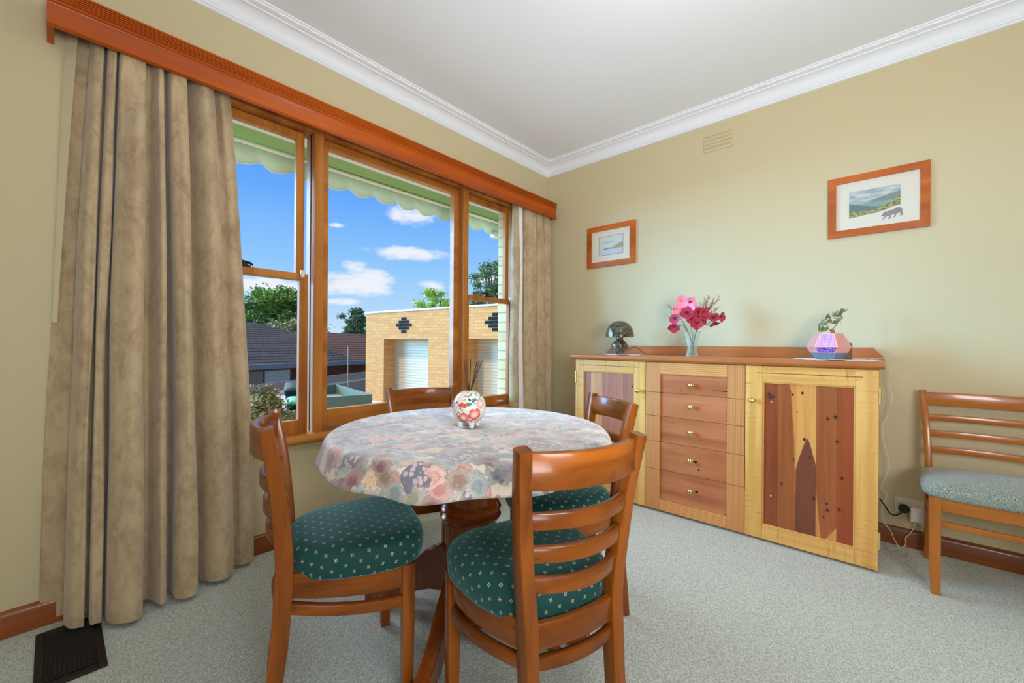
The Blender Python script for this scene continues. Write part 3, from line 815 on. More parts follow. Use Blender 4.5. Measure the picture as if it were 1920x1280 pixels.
# ------------------------------------------------------------------ chairs
def cushion(outline, rings, cx, cy, n=72):
    """outline(t)->(x,y); rings of (scale, z); returns MB with unfolded UVs"""
    o = [outline(2 * PI * j / n) for j in range(n)]
    rows, uvs = [], []; acc = None
    rev = list(reversed(rings)); prev = None; dist = [0.0] * n
    for s, z in rev:
        row = [(cx + (x - cx) * s, cy + (y - cy) * s, z) for x, y in o]
        if prev: dist = [dist[j] + (Vector(row[j]) - Vector(prev[j])).length for j in range(n)]
        uv = []
        for j, (x, y) in enumerate(o):
            l = math.hypot(x - cx, y - cy); uv.append(((x - cx) / l * dist[j] + 2, (y - cy) / l * dist[j] + 2))
        rows.append(row); uvs.append(uv); prev = row
    return MB().grid(rows, True, uvs=uvs)
def bowed(p0, p1, bow, n=9):
    p0, p1, bow = Vector(p0), Vector(p1), Vector(bow)
    return [p0.lerp(p1, i / (n - 1)) + bow * (1 - (2 * i / (n - 1) - 1) ** 2) for i in range(n)]
WR, LEAN, HT, SPL, WF, D, WT = .262, .047, .851, .039, .369, .332, .350
def make_dining_chair():
    t = thing('dining_chair', '', 'chair', (0, 0, 0), 'dining chairs round the table')
    def post(s):
        pts = [(s * WR / 2, -SPL, 0), (s * WR / 2, -SPL * .72, .10), (s * WR / 2, -SPL * .34, .22), (s * WR / 2, -.004, .36), (s * (WR / 2 + .001), 0, .44), (s * (WR / 2 + .012), -.004, .54), (s * (WR / 2 + .028), -LEAN * .42, .70), (s * WT / 2, -LEAN, HT)]
        q = catmull(pts, 26)
        return MB().beam(q, [.034 + .004 * math.sin(i / 25 * PI) for i in range(26)], [.036 + .012 * math.sin(i / 25 * PI) for i in range(26)], (1, 0, 0), .006)
    for s in (-1, 1):
        mk('leg', post(s), 'chair_wood', t)                                        # rear leg running up to the back post
        fl = MB().beam([(s * WF / 2, D, 0), (s * WF / 2, D, .20), (s * WF / 2, D, .413)], [.033, .037, .040], [.033, .037, .040], (1, 0, 0), .005)
        mk('leg', fl, 'chair_wood', t)
    def ywz(z):      # back line at height z
        f = max(0, (z - .44) / (HT - .44)); return -LEAN * f ** 1.25
    def wz(z):
        f = max(0, (z - .44) / (HT - .44)); return WR / 2 + (WT - WR) / 2 * f
    def slat(name, z0, z1, bow, th):
        zc = (z0 + z1) / 2; w = wz(zc) - .008; y = ywz(zc)
        m = MB().beam(bowed((-w, y + .002, zc), (w, y + .002, zc), (0, -bow, 0), 17), th, z1 - z0, (0, 1, 0), .005)
        mk(name, m, 'chair_wood_across', t)
    slat('top_rail', .757, .842, .048, .022)
    for z0, z1 in ((.660, .700), (.580, .619), (.504, .543)): slat('slat', z0, z1, .042, .018)
    # seat rails and stretchers
    mk('rail', MB().beam(bowed((-WR / 2, -.002, .399), (WR / 2, -.002, .399), (0, -.018, 0)), .020, .062, (0, 1, 0), .004), 'chair_wood_across', t)
    mk('rail', MB().beam(bowed((-WF / 2 + .01, D + .002, .377), (WF / 2 - .01, D + .002, .377), (0, .020, 0)), .020, .070, (0, 1, 0), .004), 'chair_wood_across', t)
    for s in (-1, 1):
        mk('rail', MB().beam(bowed((s * WR / 2, .012, .397), (s * WF / 2, D - .01, .376), (s * .022, 0, 0)), .020, .068, (1, 0, 0), .004), 'chair_wood_along', t)
        mk('stretcher', MB().beam(bowed((s * WR / 2, .008, .334), (s * WF / 2, D - .01, .300), (s * .026, 0, 0)), .022, .034, (1, 0, 0), .008), 'chair_wood_along', t)
    mk('stretcher', MB().beam(bowed((-WR / 2 + .008, -.006, .338), (WR / 2 - .008, -.006, .338), (0, -.022, 0)), .022, .034, (0, 1, 0), .008), 'chair_wood_across', t)
    def outline(a, n=3.3):
        c, s_ = math.cos(a), math.sin(a)
        u = math.copysign(abs(c) ** (2 / n), c); v = math.copysign(abs(s_) ** (2 / n), s_)
        b = .203 + v * .205
        f = (b + .002) / .410
        wd = .170 + .050 * math.sin(min(1, f * 1.25) * PI / 2)
        return u * wd, b
    rings = [(.90, .4105), (.955, .411), (.978, .415), (.99, .426), (.998, .442), (1.0, .458), (.990, .472), (.965, .483), (.92, .491), (.84, .498), (.72, .502), (.55, .505), (.35, .506), (.15, .5075), (.01, .508)]
    mk('seat', cushion(outline, rings, 0, .203), 'green_dotted_upholstery', t, smooth_all=True)
    return t
ch = make_dining_chair()
CH = [((1.003, -2.627), -.364, 'green-seated ladder-back dining chair in front of the long curtain, nearest the left'),
      ((1.801, -2.246), 1.249, 'nearest green-seated ladder-back dining chair, its back turned to the viewer'),
      ((1.469, -1.530), 2.566, 'green-seated ladder-back dining chair on the sideboard side of the table'),
      ((.598, -1.817), 4.379, 'ladder-back dining chair tucked behind the table against the window')]
for i, ((x, y), a, lab) in enumerate(CH):
    o = ch if i == 0 else copy_tree(ch)
    o.location = (x, y, 0); o.rotation_euler = (0, 0, a); o['label'] = lab

# upholstered side chair against the back wall (built facing -y)
SX0, SX1 = 2.541, 2.955
t = thing('side_chair', 'light timber side chair with grey-green woven seat against the back wall', 'chair', ((SX0 + SX1) / 2, -.32, 0))
cx = (SX0 + SX1) / 2
def sp(s):
    x = cx + s * (.414 / 2 - .0)
    pts = [(x, -.100, 0), (x, -.115, .16), (x + s * 0, -.135, .36), (x, -.135, .46), (x + s * .003, -.120, .60), (x + s * .012, -.092, .74), (x + s * .020, -.058, .855)]
    q = catmull(pts, 24)
    return MB().beam(q, .026, [.034 + .016 * math.sin(i / 23 * PI) for i in range(24)], (1, 0, 0), .005)
for s in (-1, 1):
    mk('leg', sp(s), 'side_chair_wood', t)
    x = cx + s * .414 / 2
    mk('leg', MB().beam([(x - s * .004, -.512, 0), (x, -.515, .12), (x, -.515, .25), (x, -.512, .425)], [.030, .036, .038, .040], [.030, .036, .038, .038], (1, 0, 0), .004), 'side_chair_wood', t)
def sy(z):
    pts = [(.46, -.135), (.60, -.120), (.74, -.092), (.855, -.058)]
    for (a, b), (c, d) in zip(pts, pts[1:]):
        if z <= c: return b + (d - b) * (z - a) / (c - a)
    return -.058
def sslat(name, z0, z1, th):
    zc = (z0 + z1) / 2; w = .205 + (zc - .46) * .045; y = sy(zc)
    mk(name, MB().beam(bowed((cx - w, y - .004, zc), (cx + w, y - .004, zc), (0, .028, 0), 13), th, z1 - z0, (0, 1, 0), .004), 'side_chair_wood_across', t)
sslat('top_rail', .782, .848, .022)
for z0, z1 in ((.706, .738), (.628, .660), (.549, .581)): sslat('slat', z0, z1, .014)
mk('rail', MB().box(cx - .19, cx + .19, -.522, -.502, .366, .424, .003), 'side_chair_wood_across', t)
mk('rail', MB().box(cx - .19, cx + .19, -.142, -.122, .366, .424, .003), 'side_chair_wood_across', t)
mk('stretcher', MB().box(cx - .19, cx + .19, -.148, -.130, .30, .325, .003), 'side_chair_wood_across', t)
for s in (-1, 1):
    mk('rail', MB().box(cx + s * .207 - .010, cx + s * .207 + .010, -.50, -.14, .366, .424, .003), 'side_chair_wood', t)
    mk('stretcher', MB().box(cx + s * .207 - .009, cx + s * .207 + .009, -.50, -.14, .30, .325, .003), 'side_chair_wood', t)
mk('stretcher', MB().box(cx - .19, cx + .19, -.520, -.505, .297, .322, .003), 'side_chair_wood_across', t, label='front stretcher')
def outl(a, n=5.0):
    c, s_ = math.cos(a), math.sin(a)
    u = math.copysign(abs(c) ** (2 / n), c); v = math.copysign(abs(s_) ** (2 / n), s_)
    return cx + u * .248, -.335 + v * .215
rings = [(.95, .424), (.985, .427), (1.0, .438), (1.0, .455), (.985, .468), (.95, .478), (.86, .487), (.7, .495), (.5, .500), (.25, .503), (.01, .504)]
mk('seat', cushion(outl, rings, cx, -.335), 'grey_green_weave', t, smooth_all=True)

# ------------------------------------------------------------------ sideboard
FY = -.481
sb = thing('sideboard', 'long timber sideboard with two panelled doors and five drawers along the back wall', 'sideboard', (1.5, -.255, 0))
mk('body', MB().box(.650, 2.352, -.458, -.02, .012, .972, .002).box(.68, 2.32, -.43, -.04, 0, .012), 'panel_end_wood', sb)
top = MB()
tp = [(-.02, 1.008), (-.500, 1.008), (-.506, 1.004), (-.508, .996), (-.506, .986), (-.498, .979), (-.488, .974), (-.02, .974)]
top.loft([[(.618, y, z) for y, z in tp], [(2.375, y, z) for y, z in tp]])
mk('worktop', top, 'dresser_top_wood', sb)
up = [(.66, 1.008), (2.37, 1.008), (2.37, 1.022), (2.325, 1.076), (.715, 1.076), (.66, 1.022)]
mk('upstand', MB().extrude_poly(up, lambda u, v, d: (u, d, v), -.038, -.02), 'dresser_top_wood', sb)
plank_panel('door_planks_left', .40, .80, [(0, (158, 98, 70)), (.14, (204, 146, 92)), (.38, (168, 106, 80)), (.60, (176, 112, 84)), (.79, (160, 100, 74))],
            [(.385, .71, .006, (.02, .01, .008, 1)), (.30, .35, .004, (.02, .01, .008, 1))], [(.056, .152, .10, .9, .10, .2, False)])
kn = (.012, .006, .005, 1)
plank_panel('door_planks_right', .396, .79, [(0, (140, 68, 32)), (.175, (154, 84, 40)), (.385, (116, 62, 40)), (.605, (154, 84, 40)), (.82, (150, 70, 28))],
            [(.128, .744, .005, kn), (.137, .730, .005, kn), (.180, .742, .005, kn), (.286, .620, .0055, kn), (.318, .632, .007, kn), (.190, .500, .006, kn), (.325, .510, .006, kn), (.148, .385, .007, kn), (.214, .410, .0045, kn),
             (.345, .330, .006, kn), (.326, .300, .004, (.45, .2, .1, 1)), (.090, .245, .005, kn), (.040, .168, .006, (.6, .32, .2, 1)), (.232, .200, .007, kn), (.285, .188, .0045, kn), (.288, .155, .006, kn), (.335, .170, .006, kn), (.272, .115, .004, kn), (.030, .722, .010, (.05, .02, .014, 1)), (.036, .706, .009, (.06, .02, .014, 1)), (.050, .712, .006, (.06, .02, .014, 1)), (.040, .682, .006, (.5, .24, .14, 1)), (.006, .46, .006, kn)],
            [])
# rebuild right-door flame pattern: pale sapwood between two heartwood lobes
def sapwood_right():
    global NT
    m = MATS['door_planks_right']; NT = m.node_tree
    b = [n for n in NT.nodes if n.type == 'BSDF_PRINCIPLED'][0]
    base = S(b.inputs['Base Color'].links[0].from_socket)
    v = coords(); x, y, z = sep(v)
    wob = (noise(scaled(v, (3, 3, 9)), 1., 3) - .5) * .016
    g = noise(scaled(v, (34, 34, 2.)), 1., 3)
    pale = mix(smooth(g, .3, .7), lin((212, 150, 78)), lin((196, 128, 62)))
    # right edge of board two, widening to the top
    lobe2 = smooth(x + wob - (.150 - MATH('POWER', clamp01((z - .30) / .49), 1.5) * .028), -.004, .006) * (x < .1525)
    # board three: pale above a pointed dark flame
    q = MATH('ABSOLUTE', (x + wob - .200) / .046)
    edge = .505 - .17 * MATH('POWER', q, 1.3)
    lobe3 = smooth(z - edge, -.004, .008) * (x > .1525) * (x < .2395)
    # slivers at the bottom right of board four
    s4 = smooth(.262 - x - MATH('ABSOLUTE', z - .10) * .0 - z * .09, -.003, .003) * (x > .2395) * (z < .24)
    s5 = smooth(.075 - z - (.324 - x) * 1.6, -.006, .006) * (x > .2395) * (x < .3247)
    f = clamp01(lobe2 * (z > .20) + lobe3 + s4 * .9 + s5 * .8)
    out = mix(f, base, pale)
    # keep the knots on top of the pale wood
    for kx, kz, r in ((.180, .742, .0055), (.137, .730, .005), (.190, .500, .006), (.158, .64, .003)):
        d = MATH('SQRT', (x - kx) * (x - kx) + (z - kz) * (z - kz) * .6)
        out = mix(smooth(d, r * 1.6, r * .6), out, (.02, .008, .006, 1))
    NT.links.new(out.s, b.inputs['Base Color'])
sapwood_right()
def knob(parent, x, z, y=FY):
    pr = [(.0095, 0), (.0095, .002), (.005, .004), (.0045, .010), (.0075, .013), (.0125, .017), (.0150, .022), (.0145, .028), (.010, .033), (.004, .0355), (.0005, .036)]
    m = MB().lathe([(r, h) for r, h in pr], (0, 0, 0), 20)
    m.v = [(x + a, y - c, z + b) for a, b, c in m.v]
    return mk('knob', m, 'brass', parent)
def door(x0, x1, px0, px1, pz0, pz1, pmat, kx, hinge_x, hz):
    o = mk('door', MB().box(x0 + .004, x1 - .004, FY + .0215, FY + .023, .018, .966), 'curly_maple_upright', sb)
    mk('door_stile', MB().box(x0, px0, FY, FY + .022, .014, .970, .0025), 'curly_maple_upright', o)
    mk('door_stile', MB().box(px1, x1, FY, FY + .022, .014, .970, .0025), 'curly_maple_upright', o)
    mk('door_rail', MB().box(px0, px1, FY, FY + .022, pz1, .970, .0022), 'curly_maple_level', o)
    mk('door_rail', MB().box(px0, px1, FY, FY + .022, .014, pz0, .0022), 'curly_maple_level', o)
    mk('groove_strip', MB().box(px0 - .030, px1 + .028, FY - .0006, FY + .002, .9305, .9345), 'dark_groove', o)  # thin strip coloured dark to stand for the shaded groove
    mk('door_panel', MB().box(px0 - .003, px1 + .003, FY + .010, FY + .021, pz0 - .003, pz1 + .003), pmat, o, origin=(px0, FY, pz0))
    # moulded slip round the panel
    for a in ((px0 - .001, px0 + .007, pz0, pz1), (px1 - .007, px1 + .001, pz0, pz1), (px0, px1, pz0 - .001, pz0 + .007), (px0, px1, pz1 - .007, pz1 + .001)):
        mk('panel_moulding', MB().box(a[0], a[1], FY + .003, FY + .011, a[2], a[3], .0025), 'panel_end_wood', o)
    knob(o, kx, .777)
    for z0, z1 in hz:
        h = MB().box(hinge_x - .002, hinge_x + .007, FY + .002, FY + .012, z0, z1, .001)
        for i in range(5):
            zz = z0 + (z1 - z0) * i / 5
            h.lathe([(.0045, 0), (.0045, (z1 - z0) / 5 - .001)], (hinge_x + .004, FY - .001, zz), 10)
        mk('hinge', h, 'hinge_brass', o)
    return o
door(.648, 1.196, .716, 1.116, .090, .889, 'door_planks_left', 1.152, .645, ((.80, .885), (.12, .20)))
door(1.787, 2.355, 1.873, 2.269, .0925, .883, 'door_planks_right', 1.827, 2.355, ((.807, .886), (.119, .195)))
zb = [.970, .775, .6215, .4565, .2775, .014]; DX0, DX1 = 1.1985, 1.7845; OX0, OX1 = 1.295, 1.692
for i in range(5):
    z1, z0 = zb[i] - .0009, zb[i + 1] + .0009
    y0 = FY - (.0, .0, .0015, .003, .0)[i]
    dr = mk('drawer', MB().box(DX0 + .002, DX1 - .002, y0 + .0205, FY + .023, z0, z1), 'drawer_front_wood', sb)
    mk('drawer_stile', MB().box(DX0, OX0, y0, y0 + .022, z0, z1, .0018), 'ribbed_oregon_upright', dr)
    mk('drawer_stile', MB().box(OX1, DX1, y0, y0 + .022, z0, z1, .0018), 'ribbed_oregon_upright', dr)
    pz0, pz1 = z0, z1
    if i == 0:
        pz1 = .895; mk('drawer_rail', MB().box(OX0, OX1, y0, y0 + .022, pz1, z1, .0018), 'ribbed_oregon_level', dr)
    if i == 4:
        pz0 = .083; mk('drawer_rail', MB().box(OX0, OX1, y0, y0 + .022, z0, pz0, .0018), 'ribbed_oregon_level', dr)
    pn = MB().box(OX0, OX1, y0 + .011, y0 + .021, pz0, pz1, .0012)
    mk('drawer_panel', pn, 'drawer_front_wood', dr, origin=(OX0 + .37 * i, y0, pz0 - .6 * i))
    kx, kz = 1.491, (.834, .702, .544, .371, .184)[i]
    knob(dr, kx, kz, y0 + .010)
    spots = {0: [(1.424, .800, .004, .003)], 3: [(1.515, .366, .010, .006), (1.535, .322, .006, .004)], 4: [(1.522, .184, .0095, .0075), (1.686, .092, .004, .004)]}.get(i, [])
    for sx, sz, a, b in spots:
        mk('knot', MB().add([(sx + a * math.cos(q) * (1 + .2 * math.sin(3 * q)), y0 + .0107, sz + b * math.sin(q)) for q in [2 * PI * j / 14 for j in range(14)]] + [(sx, y0 + .0107, sz)], [(j, (j + 1) % 14, 14) for j in range(14)]), 'dark_hole', dr)
    if i == 0:
        mk('wood_check', MB().add([(1.60, y0 + .0107, .8135), (1.64, y0 + .0107, .8135), (1.69, y0 + .0107, .8150), (1.69, y0 + .0107, .8090), (1.66, y0 + .0107, .8095)], [(0, 1, 2, 3, 4)]), 'dark_hole', dr)

# ------------------------------------------------------------------ things on the sideboard
ST = 1.008
def doily(cx, cy, rx, ry, label, seed):
    rows = []
    for k in range(7):
        f = max(.02, k / 6); row = []
        for j in range(97):
            a = 2 * PI * j / 96; e = 1 + (.05 * math.sin(a * 16) if k > 4 else 0)
            row.append((cx + rx * f * e * math.cos(a), cy + ry * f * e * math.sin(a), ST + .0022 + (.004 * max(0, math.sin(a * 5 + seed)) if k > 4 else 0)))
        rows.append(row)
    o = mk('doily', MB().grid(rows), 'lace_doily', smooth_all=True, origin=(cx, cy, ST))
    s = o.modifiers.new('thickness', 'SOLIDIFY'); s.thickness = .0016; s.offset = -1
    return tag(o, label, 'doily', 'lace doilies on the sideboard')
LX, LY = .905, -.285
doily(LX + .02, LY + .01, .150, .12, 'white lace doily under the mushroom lamp', 1)
t = thing('table_lamp', 'small dark mushroom-shaped glass lamp on the left of the sideboard', 'lamp', (LX, LY, ST + .004))
B = ST + .004
mk('base', MB().lathe([(.040, 0), (.042, .004), (.040, .010), (.044, .022), (.055, .040), (.061, .058), (.058, .076), (.044, .092), (.030, .101), (.026, .112), (.027, .126), (.032, .130)], (LX, LY, B), 40), 'swirled_glass', t)
sh = []
for i in range(15):
    b = i / 14 * PI / 2; sh.append((.104 * math.cos(b) ** .85 if i < 14 else .0008, .130 + .118 * math.sin(b)))
sh = [(.090, .134), (.100, .128)] + sh
mk('lamp_shade', MB().lathe(sh, (LX, LY, B), 44), 'swirled_glass', t)
mk('socket', MB().lathe([(.016, .126), (.018, .135), (.018, .165)], (LX, LY, B), 16), 'brass', t)
mk('cord', MB().tube(catmull([(LX + .055, LY + .02, B + .02), (LX + .075, LY + .03, B + .045), (LX + .105, LY + .06, B + .05), (LX + .12, LY + .12, B + .02), (LX + .10, LY + .20, B + .004), (LX + .09, -.045, B + .003)], 24), .0022, 6), 'black_plastic', t)

# glass vase of flowers
FX, FYV = 1.425, -.275
rows, uvs = [], []
pr = [(.036, 0), (.040, .003), (.034, .02), (.029, .045), (.030, .07), (.034, .10), (.041, .13), (.047, .150), (.052, .164)]
for r, z in pr + [(r - .004, z) for r, z in reversed(pr[2:])]:
    row, uv = [], []
    for j in range(49):
        a = 2 * PI * j / 48; e = 1 + (.05 * math.cos(a * 12) if z > .16 else 0)
        row.append((FX + r * e * math.cos(a), FYV + r * e * math.sin(a), ST + z + (.004 * math.cos(a * 12) if z > .16 else 0))); uv.append((j / 48., z))
    rows.append(row); uvs.append(uv)
m = MB().grid(rows, uvs=uvs); m.lathe([(.034, .0005), (.034, .010)], (FX, FYV, ST), 32)
o = mk('flower_vase', m, 'cut_glass', smooth_all=True, origin=(FX, FYV, ST))
tag(o, 'cut-glass vase holding orchids on the sideboard', 'vase')
SCL = 2.75 / 776.3
VR = Vector((.743, .67, 0)); VF = Vector((-.67, .743, 0))
def fpos(px, py, depth=0.):
    """flower position from its offset to the vase foot, along the view's right, up and depth axes"""
    p = Vector((FX, FYV, ST)) + VR * ((px - 1298.) * SCL) + Vector((0, 0, (664. - py) * SCL)) + VF * depth
    return p
def orchid_bloom(c, face, size, stem, petalmat, lipmat, cup=.5, seedv=0):
    c = Vector(c); f = Vector(face).normalized()
    u = f.cross(Vector((0, 0, 1))); u = u.normalized() if u.length > .01 else Vector((1, 0, 0)); w = u.cross(f) * -1
    r_ = random.Random(seedv); m = MB()
    def pet(ang, L, Wd, curl):
        rows = []
        d = u * math.cos(ang) + w * math.sin(ang); q = f.cross(d)
        for i in range(6):
            s = i / 5; row = []
            wd = Wd * (math.sin(PI * min(1, .10 + s * .84)) ** .62)
            for j in range(5):
                e = j / 2 - 1
                p = c + d * (L * s) + q * (wd * e) + f * (curl * L * s * (1 - s * .35) - .10 * wd * (1 - e * e) + r_.uniform(-.0008, .0008))
                row.append(tuple(p))
            rows.append(row)
        return rows
    for k in range(5):
        m.grid(pet(PI / 2 + 2 * PI * k / 5 + r_.uniform(-.15, .15), size * r_.uniform(.98, 1.12), size * .60, cup * r_.uniform(.8, 1.2)))
    b = mk('blossom', m, petalmat, stem, smooth_all=True, origin=c)
    l = MB()
    for ang in (-PI / 2, -PI / 2 - .8, -PI / 2 + .8): l.grid(pet(ang, size * .40, size * .16, 1.1))
    l.tube([c, c + f * size * .35], [size * .07, size * .05], 7)
    mk('lip', l, lipmat, b, smooth_all=True, origin=c)
    return b
def spray(name, label, cat, pts, mat, r=.0022, group='flower stems in the glass vase'):
    t = thing(name, label, cat, pts[0], group)
    mk('stem', MB().tube(catmull(pts, 22), r, 6), mat, t)
    return t
ft = lambda dx, dy: (FX + dx, FYV + dy, ST + .014)
cam_dir = -VF
def stem_to(*pix): return [tuple(fpos(*p)) for p in pix]
neck = fpos(1298, 612)
s1 = spray('orchid_spray', 'crimson orchid spray drooping over the left rim of the vase', 'flower', [ft(.010, .004), (FX - .012, FYV, ST + .12), tuple(fpos(1282, 607)), tuple(fpos(1274, 607)), tuple(fpos(1266, 604))], 'twig_brown')
orchid_bloom(fpos(1263, 608, -.01), VR * -.35 - VF * .6 + Vector((0, 0, -.7)), .038, s1, 'crimson_petal', 'dark_lip', .75, 1)
orchid_bloom(fpos(1266, 595, .0), VR * -.7 - VF * .5 + Vector((0, 0, .2)), .036, s1, 'crimson_petal', 'dark_lip', .6, 2)
s2 = spray('orchid_spray', 'crimson orchid spray in the middle front of the vase', 'flower', [ft(-.006, -.006), (FX + .004, FYV - .01, ST + .12), tuple(fpos(1299, 600, -.03)), tuple(fpos(1295, 590, -.03)), tuple(fpos(1284, 586, -.02))], 'stem_green')
orchid_bloom(fpos(1299, 603, -.05), -VF + Vector((0, 0, -.1)), .040, s2, 'crimson_petal', 'dark_lip', .45, 3)
orchid_bloom(fpos(1282.5, 585, -.04), -VF + VR * -.25 + Vector((0, 0, .15)), .040, s2, 'crimson_petal', 'dark_lip', .5, 4)
orchid_bloom(fpos(1300, 591, -.035), -VF * .8 + VR * .2 + Vector((0, 0, .3)), .040, s2, 'crimson_petal', 'dark_lip', .5, 5)
orchid_bloom(fpos(1292, 595, -.045), -VF + VR * -.3 + Vector((0, 0, -.2)), .034, s2, 'crimson_petal', 'dark_lip', .6, 15)
orchid_bloom(fpos(1305, 583, -.03), -VF + VR * .1 + Vector((0, 0, .4)), .034, s2, 'crimson_petal', 'dark_lip', .6, 16)
s3 = spray('orchid_spray', 'crimson orchid spray right of the middle of the vase', 'flower', [ft(.004, -.008), (FX + .014, FYV - .008, ST + .12), tuple(fpos(1309, 603, -.02)), tuple(fpos(1313, 590, -.02))], 'stem_green')
orchid_bloom(fpos(1313.5, 585, -.035), -VF + VR * .2 + Vector((0, 0, .1)), .041, s3, 'crimson_petal', 'dark_lip', .5, 6)
orchid_bloom(fpos(1310, 598, -.03), -VF + VR * .1 + Vector((0, 0, -.5)), .036, s3, 'crimson_petal', 'dark_lip', .6, 7)
s4 = spray('orchid_spray', 'crimson orchid spray reaching out to the right of the vase', 'flower', [ft(-.010, .002), (FX + .016, FYV + .004, ST + .13), tuple(fpos(1312, 602)), tuple(fpos(1320, 602)), tuple(fpos(1327, 605)), tuple(fpos(1332, 598)), tuple(fpos(1343, 592))], 'twig_brown')
orchid_bloom(fpos(1336, 593, -.01), -VF * .6 + VR * -.2 + Vector((0, 0, .5)), .038, s4, 'crimson_petal', 'dark_lip', .7, 8)
orchid_bloom(fpos(1348, 590, -.015), -VF * .8 + VR * .6 + Vector((0, 0, -.1)), .037, s4, 'crimson_petal', 'dark_lip', .6, 9)
orchid_bloom(fpos(1338, 600, .0), -VF * .4 + VR * .2 + Vector((0, 0, -1)), .034, s4, 'crimson_petal', 'dark_lip', .75, 10)
s5 = spray('orchid_spray', 'pink orchid spray standing highest at the back of the vase', 'flower', [ft(.0, .010), (FX - .004, FYV + .012, ST + .13), tuple(fpos(1296, 595, .03)), tuple(fpos(1290, 575, .03)), tuple(fpos(1282, 560, .03))], 'stem_green')
for k, (px, py, d, sz) in enumerate(((1280.5, 561, .03, .042), (1296, 563, .03, .038), (1271, 577, .02, .040), (1291, 576, .01, .042), (1302, 577, .02, .038), (1284, 571, .04, .036))):
    orchid_bloom(fpos(px, py, d), -VF + VR * rnd.uniform(-.5, .5) + Vector((0, 0, rnd.uniform(-.1, .5))), sz, s5, 'pink_petal', 'crimson_petal' if k % 2 else 'yellow_lip', .65, 20 + k)
def twigs(name, label, base_pts, tips, seedv):
    t = thing(name, label, 'twig', base_pts[0], 'flower stems in the glass vase'); r_ = random.Random(seedv)
    m = MB().tube(catmull(base_pts, 18), .0018, 5); root = Vector(base_pts[-1]); buds = MB(); b2 = MB()
    for tip in tips:
        tip = Vector(tip); k = r_.uniform(.2, .6); st = root.lerp(Vector(base_pts[-2]), r_.uniform(0, .5))
        mid = st.lerp(tip, .5) + Vector((r_.uniform(-.01, .01), r_.uniform(-.01, .01), -.006))
        pts = catmull([st, mid, tip], 8); m.tube(pts, .0011, 5)
        for q in range(6):
            a = pts[3 + q % 5]; d = Vector((r_.uniform(-1, 1), r_.uniform(-1, 1), r_.uniform(.2, 1.3))).normalized()
            (buds if r_.random() < .55 else b2).tube([a, a + d * .010, a + d * r_.uniform(.014, .024)], [.0010, .0024, .0008], 5)
    mk('stem', m, 'twig_brown', t); mk('buds', buds, 'bud_green', t); mk('buds', b2, 'bud_red', t)
twigs('budding_twig', 'brown budding twigs fanning out at the upper right of the vase', [ft(.006, .006), (FX + .012, FYV + .012, ST + .13), tuple(fpos(1316, 592, .02)), tuple(fpos(1326, 582, .02))],
      [tuple(fpos(x, y, d)) for x, y, d in ((1322, 553, .02), (1328, 551, .0), (1334, 551, .03), (1338, 557, .01), (1341, 563, .02), (1346, 558, .0), (1350, 554, .02), (1345, 573, .0), (1347, 575, .02), (1314, 566, .02), (1318, 568, .0), (1324, 562, .03), (1332, 566, .01), (1330, 574, .0), (1340, 580, .01), (1335, 560, -.01), (1326, 557, .01))], 5)
twigs('budding_twig', 'thin brown budding twigs at the left of the vase', [ft(-.008, .008), (FX - .014, FYV + .008, ST + .13), tuple(fpos(1280, 595, .02)), tuple(fpos(1268, 583, .02))],
      [tuple(fpos(x, y, d)) for x, y, d in ((1258, 571, .01), (1253, 566, .02), (1262, 574, .0), (1256, 592, .0), (1254, 590, .02), (1260, 586, .01))], 6)

# faceted lamp, doily, bonsai
QX, QY = 2.150, -.345
doily(QX + .025, QY + .05, .180, .15, 'white lace doily under the faceted pink lamp', 2.6)
QB = ST + .004
t = thing('faceted_lamp', 'pink faceted mood lamp with lilac glow painted on its mesh and grey base on the sideboard', 'lamp', (QX, QY, QB))
th0 = math.atan2(-3.1132 - QY, 2.3756 - QX) - .12
lv = [(.054, .0), (.080, .036), (.098, .066), (.060, .138)]
def ringp(r, z, off): return [Vector((QX + r * math.cos(th0 + off + k * PI / 3), QY + r * math.sin(th0 + off + k * PI / 3), QB + z)) for k in range(6)]
A, Bm, Cm, Dm = [ringp(r, z, PI / 6) for r, z in lv]
mk('base', MB().add(A + Bm, [(k, (k + 1) % 6, 6 + (k + 1) % 6, 6 + k) for k in range(6)] + [tuple(reversed(range(6))), tuple(range(6, 12))]), 'grey_stone_base', t, angle=5)
m = MB()
m.add(Bm + Cm + Dm, [(k, (k + 1) % 6, 6 + (k + 1) % 6, 6 + k) for k in range(6)] + [(6 + k, 6 + (k + 1) % 6, 12 + (k + 1) % 6, 12 + k) for k in range(6)] + [tuple(range(12, 18))])
mk('shade', m, 'copper_facet', t, angle=5)
# front facets: ring points 5 and 0 face the viewer
def inset(p, k, out):
    c = sum(p, Vector()) / 4; nrm = (p[1] - p[0]).cross(p[3] - p[0]).normalized()
    if nrm.dot(c - Vector((QX, QY, QB + .07))) < 0: nrm = -nrm
    return [c + (q - c) * k + nrm * out for q in p]
q = inset([Cm[5], Cm[0], Dm[0], Dm[5]], .86, .0012)
mk('mesh_panel', MB().add(q, [(0, 1, 2, 3)], 0, [(0.01, 0.01), (1, 0), (.8, 1), (.2, 1)]), 'lilac_glow_paint', t, angle=5)
q = inset([Bm[5], Bm[0], Cm[0], Cm[5]], .88, .0012)
mk('mesh_panel', MB().add(q, [(0, 1, 2, 3)], 0, [(.1, 0.01), (.9, 0), (1, .6), (0.01, .6)]), 'violet_glow_paint', t, angle=5, label='mesh panel with violet glow painted on')
for k in range(3):
    a = th0 + k * 2 * PI / 3
    mk('foot', MB().lathe([(.006, -.0015), (.006, .002)], (QX + .04 * math.cos(a), QY + .04 * math.sin(a), QB), 10), 'black_plastic', t)

